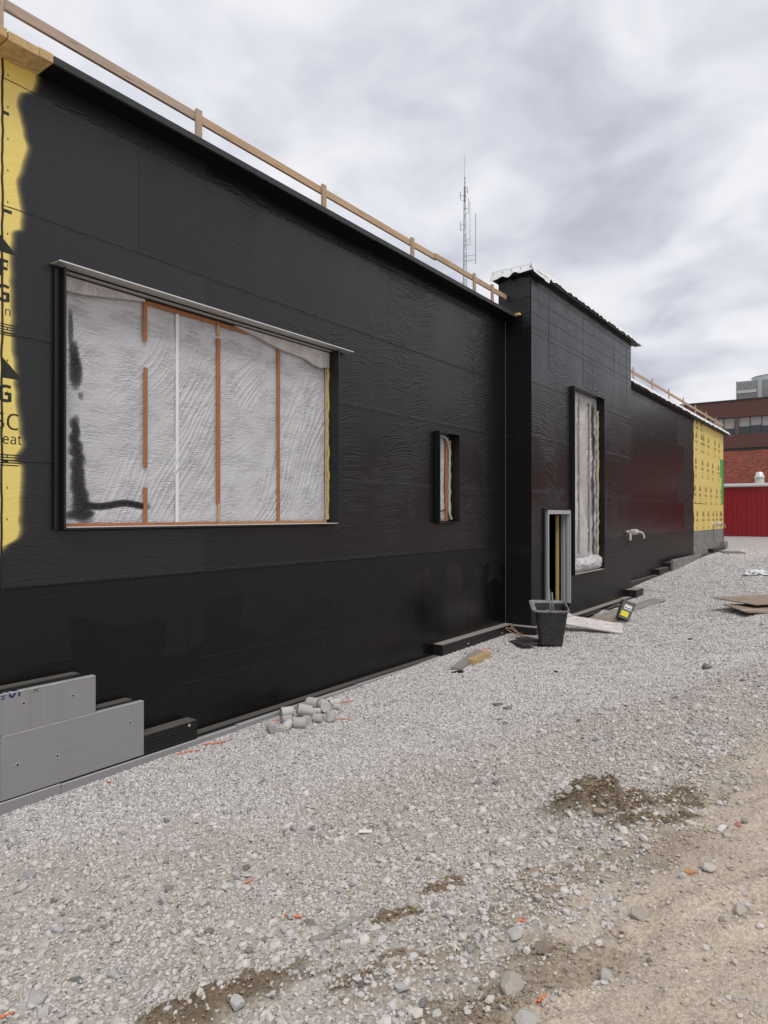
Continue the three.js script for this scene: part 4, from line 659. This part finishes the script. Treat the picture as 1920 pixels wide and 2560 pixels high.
// ---- right side of the yard
const sheetScrap = (label, x, z, w, d, yaw, lift, roll, m, t = 0.022) => { const g = new THREE.Shape([[-w / 2, -d / 2], [w / 2 * 0.96, -d / 2 + 0.05], [w / 2, d / 2 * 0.8], [w * 0.2, d / 2], [-w / 2 * 0.92, d / 2 * 0.85]].map((p) => new THREE.Vector2(...p))); scrap('plywood_sheet', label, 'plywood', x, z, yaw, setUV(new THREE.ExtrudeGeometry(g, { depth: t, bevelEnabled: false }).rotateX(-Math.PI / 2), (a, b, c) => [a * 0.5, c * 0.8]), m, lift, 0, roll, 'plywood scraps at the right'); };
sheetScrap('upper sheet of weathered plywood, its tip raised off the ground', 4.65, -19.3, 2.6, 1.5, 0.95, 0.16, 0.0, wood(0.50, 0.37, 0.27));
sheetScrap('lower sheet of reddish plywood under the raised one', 4.75, -18.1, 1.7, 1.5, 0.55, 0.035, 0.0, wood(0.46, 0.33, 0.25));
scrap('lumber_offcut', 'pale narrow lath along the front of the plywood sheets', 'wood', 4.95, -17.6, 0.42, lumber(1.5, 0.09, 0.04).rotateX(Math.PI / 2), wood(0.72, 0.62, 0.52), 0.025);
{ const g = new THREE.IcosahedronGeometry(0.3, 4), p = g.attributes.position; for (let i = 0; i < p.count; i++) { const v = new THREE.Vector3().fromBufferAttribute(p, i), k = 1 + 0.35 * n3(v.x * 7, v.y * 7, v.z * 7) + 0.15 * n3(v.x * 18, v.y * 18, v.z * 18); p.setXYZ(i, v.x * k * 1.3, v.y * k * 0.42, v.z * k * 1.2); } g.computeVertexNormals(); scrap('plastic_bag', 'crumpled white plastic bag on the gravel at the right', 'plastic bag', 3.3, -27.6, 0.4, g, phy([0.75, 0.75, 0.76], 0.35), 0.08); }
scrap('slate_piece', 'dark flat sheet lying before the far concrete corner', 'sheet', 0.95, -37.6, 0.3, new RoundedBoxGeometry(1.0, 0.04, 1.7, 1, 0.01), std([0.16, 0.15, 0.145], 0.9), 0.04);
scrap('white_scrap', 'torn white foam scrap lying on the open gravel', 'scrap', 3.44, -4.33, 0.6, (() => { const g = new RoundedBoxGeometry(0.11, 0.014, 0.055, 3, 0.006), p = g.attributes.position; for (let i = 0; i < p.count; i++) { p.setZ(i, p.getZ(i) + 0.012 * n2(p.getX(i) * 50, 3)); p.setY(i, p.getY(i) + 0.008 * n2(p.getX(i) * 25, p.getZ(i) * 25)); } g.computeVertexNormals(); return g; })(), std([0.80, 0.77, 0.70], 0.8), 0.016);
{ const A = [4.18, -2.86], B = [4.38, -3.20], pts = []; for (let i = 0; i <= 14; i++) { const t = i / 14, x = lerp(A[0], B[0], t) + 0.03 * Math.sin(t * 3), z = lerp(A[1], B[1], t) - 0.02 * Math.sin(t * 5); pts.push([x + 0.012 * n2(i * 0.9, 3), groundY(x, z) + 0.008 + 0.008 * n2(i * 0.6, 8), z + 0.014 * n2(i * 0.8, 6)]); } const g = tube(pts, 0.017, 110, 10), p = g.attributes.position; for (let i = 0; i < p.count; i++) { const k = 0.011 * n3(p.getX(i) * 28, p.getY(i) * 28, p.getZ(i) * 28) + 0.006 * n3(p.getX(i) * 90, p.getY(i) * 90, p.getZ(i) * 90); p.setXYZ(i, p.getX(i) + k, p.getY(i) + k, p.getZ(i) - k); } g.computeVertexNormals(); const o = one('root_piece', g, std([0.33, 0.31, 0.285], 0.95), 'dusty grey length of root lying across the mixed ground', 'root'); void o; }
// ---- orange plastic strips
[['bright orange plastic strip lying on the grey stones in front', 3.87, -3.04, 0.11, 0.2], ['orange strip lying at the wall foot beside the ribbed block', 0.33, -5.02, 0.30, 1.2], ['second orange strip at the wall foot, farther along', 0.36, -5.42, 0.28, 1.1], ['long orange strip at the right front of the cylinder pile', 1.04, -6.92, 0.26, 0.5], ['orange tangle at the upper right of the cylinder pile', 0.56, -7.62, 0.24, 1.0], ['orange strip behind the concrete cylinders by the strip', 0.26, -7.02, 0.22, 0.7], ['orange strip at the left end of the cylinder pile', 0.34, -6.45, 0.12, 1.5], ['orange strip among stones near the two large pale stones', 3.14, -3.36, 0.06, 0.9], ['orange scrap standing between stones at the bottom', 5.62, -2.68, 0.06, 1.4], ['orange fleck beside the grey rock in mixed soil', 5.31, -3.19, 0.05, 0.3], ['orange strip at the lower left picture corner', 2.97, -1.78, 0.07, 0.5], ['orange crumb by the foam strip joint', 0.36, -4.02, 0.05, 0.2], ['thin orange strip on the gravel near the corner ledge', 0.55, -11.9, 0.35, 1.2]].forEach(([l, x, z, len, a], k) => {
  const R = rng(90 + k), pts = []; for (let i = 0; i <= 6; i++) { const t = i / 6 - 0.5, px = x + t * len * Math.cos(a) + 0.12 * len * (R() - 0.5), pz = z - t * len * Math.sin(a) + 0.12 * len * (R() - 0.5); pts.push([px, groundY(px, pz) + 0.012 + 0.02 * len * R(), pz]); }
  one('orange_strip', tube(pts, 0.0055 + 0.003 * R(), 24, 5), std([0.72, 0.20, 0.07], 0.6), l, 'plastic strip', 'orange plastic strips on the ground');
});
// ---- single rocks
[['dark grey squarish rock, lower left among pale stones', 3.02, -2.14, 0.045, [0.20, 0.20, 0.19]], ['large pale rock at the lower left picture edge', 3.16, -1.88, 0.055, [0.62, 0.61, 0.58]], ['angular pale rock left of the brightest lower left stone', 2.99, -1.93, 0.055, [0.55, 0.54, 0.52]], ['pale upright rock, one of a leaning pair lower left', 3.21, -2.25, 0.04, [0.5, 0.5, 0.48]], ['rounded pale rock touching the leaning pair', 3.27, -2.24, 0.032, [0.56, 0.56, 0.55]], ['grey flat rock with dark side on the open gravel', 3.22, -3.50, 0.05, [0.33, 0.33, 0.33]], ['white rock just below the orange bit on open gravel', 3.06, -3.23, 0.045, [0.68, 0.67, 0.64]], ['grey rock above the orange bit on open gravel', 2.95, -3.42, 0.04, [0.52, 0.51, 0.50]],
  ['biggest pale boulder, bottom centre right in brown soil', 5.47, -2.70, 0.075, [0.50, 0.45, 0.39]], ['long pale stone at the bottom picture edge', 5.62, -2.57, 0.065, [0.55, 0.52, 0.48]], ['brown faceted rock in the churned soil', 5.51, -2.98, 0.05, [0.34, 0.27, 0.22]], ['flat topped pale rock left of the brown faceted one', 5.33, -3.05, 0.045, [0.56, 0.54, 0.50]], ['pale round rock beside the dark soil heap', 4.93, -4.83, 0.06, [0.58, 0.56, 0.52]], ['tan rock at the foot of the dark soil heap', 5.2, -4.72, 0.055, [0.42, 0.33, 0.26]], ['pale rock lying on the tan track at the right', 6.02, -3.95, 0.045, [0.60, 0.56, 0.50]], ['pale stone near the right picture edge in tan soil', 6.22, -3.62, 0.045, [0.56, 0.49, 0.42]], ['orange tinted rock on the tan track', 5.95, -3.87, 0.032, [0.62, 0.30, 0.16]], ['pinkish small rock at the right picture edge', 6.08, -4.55, 0.026, [0.58, 0.25, 0.18]], ['pale wedge stone in soil, right of bottom centre', 5.80, -3.47, 0.06, [0.50, 0.44, 0.38]], ['pale stone at the border of stones and tan soil', 5.80, -2.97, 0.05, [0.56, 0.53, 0.49]], ['grey rock at the bottom beside the dark soil mound', 4.28, -2.22, 0.05, [0.60, 0.60, 0.58]], ['grey rock left of the biggest boulder', 5.0, -2.55, 0.04, [0.52, 0.50, 0.47]], ['rounded grey rock in the rubble at bottom centre', 5.18, -2.86, 0.04, [0.36, 0.35, 0.33]],
  ['smooth dark rock on the gravel at the right', 4.83, -10.35, 0.10, [0.26, 0.245, 0.22]], ['flat grey slate, right one of a group on open gravel', 2.72, -8.45, 0.12, [0.24, 0.235, 0.23]], ['flat grey slate, left one of a group on open gravel', 2.48, -8.66, 0.10, [0.22, 0.215, 0.21]], ['small slate nearest the camera below the slate group', 2.92, -7.82, 0.06, [0.25, 0.245, 0.24]], ['small black lump on open gravel left of the slates', 1.75, -7.89, 0.035, [0.03, 0.03, 0.03]], ['black crumb on the far gravel at the right', 3.93, -13.7, 0.05, [0.04, 0.04, 0.04]], ['black crumb on the gravel below the bin', 2.48, -10.75, 0.04, [0.04, 0.04, 0.04]], ['dark rock by itself on the left gravel', 1.45, -2.66, 0.06, [0.42, 0.42, 0.41]]
].forEach(([l, x, z, s, c], k) => {
  const R = rng(300 + k), flat = /slate/.test(l) ? 0.22 : /flat/.test(l) ? 0.5 : 0.72, g = stoneGeo(500 + k, 3, 0.06).scale(0.9 * s * (1.1 + 0.3 * R()), 0.9 * s * flat, 0.9 * s * (0.8 + 0.3 * R()));
  const o = one('rock', g, std(c.map((v) => v * 0.82), 0.95, { bumpMap: foamGrey.bumpMap, bumpScale: 0.004 }), l, 'rock', 'single rocks on the ground'); setUV(g, (a, b, q) => [a * 4 + b * 3, q * 4 + b * 2]);
  o.position.set(x, groundY(x, z) + s * flat * 0.45, z); o.rotation.set(0.2 * (R() - 0.5), R() * 6.28, 0.2 * (R() - 0.5));
});
// ---------------------------------------------------------------- beyond the site
{ // red shed
  const Z = -48, x0 = -14, x1 = 46, o = thing('red_shed', 'red ribbed metal shed with white roof edge behind the yellow boards', 'shed', [0, 1.2, Z]);
  const prof = []; for (let x = x0; x < x1; x += 0.27) prof.push([x, 0], [x + 0.18, 0], [x + 0.20, -0.03], [x + 0.25, -0.03], [x + 0.268, 0]);
  const sh = new THREE.Shape([...prof.map(([a, b]) => new THREE.Vector2(a, b)), new THREE.Vector2(x1, 8.9), new THREE.Vector2(x0, 8.9)]);
  part(o, 'ribbed_wall', new THREE.ExtrudeGeometry(sh, { depth: 3.2, bevelEnabled: false }).rotateX(-Math.PI / 2).translate(0, 0.2, 0), std([0.27, 0.010, 0.014], 0.5));
  part(o, 'white_gutter', merge([block(x0 - 0.2, x1 + 0.2, 3.36, 3.52, 0.16, -0.05, 0.02), block(x0 - 0.2, x1 + 0.2, 3.31, 3.355, 0.10, -0.05)]), std([0.74, 0.74, 0.72], 0.5));
  part(o, 'roof', block(x0 - 0.1, x1 + 0.1, 3.40, 3.50, -0.06, -9.2), std([0.55, 0.55, 0.54], 0.6));
  part(o, 'concrete_base', block(x0, x1, -0.5, 0.20, 0.06, -8.9), concrete);
}
{ const o = thing('roof_vent', 'white cowled roof vent on the red shed', 'roof vent', [0.86, 4.70, -48.5]), m = std([0.70, 0.70, 0.69], 0.4, { metalness: 0.2 }); part(o, 'curb', new THREE.CylinderGeometry(0.26, 0.28, 0.36, 8).translate(0, 0.18, 0), std([0.52, 0.51, 0.48], 0.6)); part(o, 'cowl', new THREE.LatheGeometry([[0.24, 0.36], [0.29, 0.37], [0.29, 0.47], [0.25, 0.50], [0.23, 0.6], [0.18, 0.72], [0.10, 0.75], [0, 0.755]].map((p) => new THREE.Vector2(...p)), 20), m); }
{ // brick building
  const Z = -62, o = thing('brick_building', 'brown and red brick building with a window band behind the shed', 'building', [0, 1.4, Z]), x0 = -26, x1 = 60;
  const brick = canvasTex(512, 512, (g, W, Hh) => { g.fillStyle = '#8f7a6e'; g.fillRect(0, 0, W, Hh); const R = rng(55); for (let r = 0; r < 16; r++) for (let c = -1; c < 8; c++) { const v = R(), sh = 0.85 + 0.3 * R(); g.fillStyle = `rgb(${Math.round(lerp(132, 160, v) * sh)},${Math.round(lerp(52, 72, v) * sh)},${Math.round(lerp(40, 52, v) * sh)})`; g.fillRect((c + (r % 2) * 0.5) * 64 + 3, r * 32 + 3, 58, 26); } });
  brick.wrapS = brick.wrapT = THREE.RepeatWrapping;
  part(o, 'brick_wall', setUV(block(x0, x1, -0.5, 6.6, 0, -18), (x, y, z) => [(x + z) / 2.4, y / 1.9]), std(0xffffff, 0.9, { map: brick }));
  const brown = std([0.095, 0.036, 0.026], 0.6), dark = std([0.03, 0.026, 0.024], 0.6);
  part(o, 'upper_fascia', block(x0, x1, 9.32, 10.68, 0.10, -18), brown); part(o, 'parapet_cap', block(x0, x1, 10.682, 10.78, 0.16, -18), dark);
  part(o, 'lower_fascia', block(x0, x1, 6.80, 7.92, 0.10, -18), brown); part(o, 'painted_shadow', block(x0, x1, 6.602, 6.798, 0.03, -18), dark);  // dark band paints the shadow beneath the lower fascia
  part(o, 'window_back', block(x0, x1, 7.922, 9.318, -0.16, -17), dark);
  const glass = phy([0.035, 0.04, 0.042], 0.08), blind = std([0.30, 0.28, 0.27], 0.7), mull = std([0.05, 0.04, 0.038], 0.5);
  for (let k = -8; k < 16; k++) { // bays of four panes
    const bx = -2.40 + k * 3.6;
    part(o, 'pier', block(bx - 0.13, bx + 0.13, 7.93, 9.31, 0.04, -0.15), std([0.10, 0.075, 0.066], 0.6));
    for (let q = 0; q < 4; q++) { const a = bx + 0.13 + q * 0.835, b = a + 0.80, cut = 8.55 + 0.12 * n2(k * 3.1, q * 2.3); const p = part(o, 'window_pane', block(a, b, 7.94, 9.30, -0.10, -0.12), glass); part(p, 'blind', block(a + 0.01, b - 0.01, cut, 9.29, -0.085, -0.095), blind); if (q < 3) part(p, 'mullion', block(b, b + 0.035, 7.93, 9.31, -0.04, -0.13), mull); }
  }
}
{ // cooling unit
  const o = thing('cooling_tower', 'grey louvred rooftop cooling unit with a round fan stack', 'cooling unit', [-2.6, 12.18, -63]), m = std([0.40, 0.41, 0.41], 0.5, { metalness: 0.2 }), d = std([0.24, 0.245, 0.25], 0.55);
  part(o, 'casing', block(0.02, 4.6, 0, 1.62, 0.0, -4.5), d);
  for (let k = 0; k < 15; k++) for (const [a, b] of [[0.05, 1.55], [1.95, 3.5], [3.9, 4.55]]) part(o, 'louvre', new RoundedBoxGeometry(b - a, 0.075, 0.05, 1, 0.015).rotateX(0.35), m, [(a + b) / 2, 0.12 + k * 0.10, 0.04]);
  for (const a of [0.0, 1.57, 3.52]) part(o, 'corner_post', block(a, a + (a ? 0.36 : 0.06), -0.05, 1.66, 0.10, -0.02, 0.01), m);
  part(o, 'access_panel', block(0.06, 1.5, 0.62, 0.86, 0.11, 0.02, 0.01), std([0.5, 0.5, 0.49], 0.5)); part(o, 'fan_stack', new THREE.CylinderGeometry(1.7, 1.75, 0.42, 40, 1, false).translate(2.6, 1.84, -2.0), std([0.46, 0.48, 0.49], 0.45)); part(o, 'stack_rim', new THREE.TorusGeometry(1.7, 0.04, 6, 40).rotateX(Math.PI / 2).translate(2.6, 2.05, -2.0), m); part(o, 'foot', block(-0.02, 0.28, -0.30, 0.0, 0.12, -0.1), m);
}
{ // lattice mast
  const o = thing('radio_mast', 'thin steel lattice radio mast rising far behind the roof', 'mast', [-22.6, 1.4, -52.8], 0.3), m = std([0.27, 0.28, 0.30], 0.55), H1 = 30.4;
  const leg = (k, y) => { const w = lerp(0.46, 0.085, Math.min(1, y / H1)), a = k * 2.094; return [w * Math.cos(a), y, w * Math.sin(a)]; };
  for (let k = 0; k < 3; k++) part(o, 'mast_leg', rod(leg(k, -0.3), leg(k, H1), 0.026, 6, 0.02), m);
  const L = []; for (let y = 0, i = 0; y < H1 - 0.8; y += 0.85, i++) for (let k = 0; k < 3; k++) { L.push(rod(leg(k, y), leg((k + 1) % 3, y + 0.85), 0.009, 4), rod(leg((k + 1) % 3, y), leg(k, y + 0.85), 0.009, 4)); if (i % 2 === 0) L.push(rod(leg(k, y), leg((k + 1) % 3, y), 0.015, 4)); }
  part(o, 'lattice_braces', merge(L), m);
  part(o, 'whip_antenna', rod([0, 29.6, 0], [0, 33.2, 0], 0.02, 5, 0.012), m); part(o, 'top_pole', rod([0.02, 29.0, 0], [0.02, 31.2, 0], 0.035, 6), m);
  for (const y of [29.8, 30.2, 30.7, 31.1]) part(o, 'clamp', new THREE.CylinderGeometry(0.06, 0.06, 0.10, 8).translate(0.02, y, 0), m);
  const r = [Math.cos(0.30), -Math.sin(0.30)]; void r;
  const side = (y, w, h0, h1, rr) => { part(o, 'arm', merge([rod([0, y, 0], [w, y, 0], 0.02, 5), rod([0, y - 0.45, 0], [w, y - 0.45, 0], 0.02, 5)]), m); part(o, 'side_antenna', rod([w, y + h0, 0], [w, y + h1, 0], rr, 6), m); };
  side(24.2, 0.98, -0.8, 3.6, 0.03); side(21.9, -0.98, -0.35, 0.25, 0.03); side(25.6, 0.48, -0.4, 3.4, 0.022); side(28.4, 0.36, -0.4, 0.9, 0.025); side(27.0, -0.36, -0.5, 0.3, 0.03); side(29.6, -0.38, -0.3, 0.35, 0.035); side(29.9, 0.25, -0.2, 0.4, 0.03);
}
renderer.render(scene, camera);
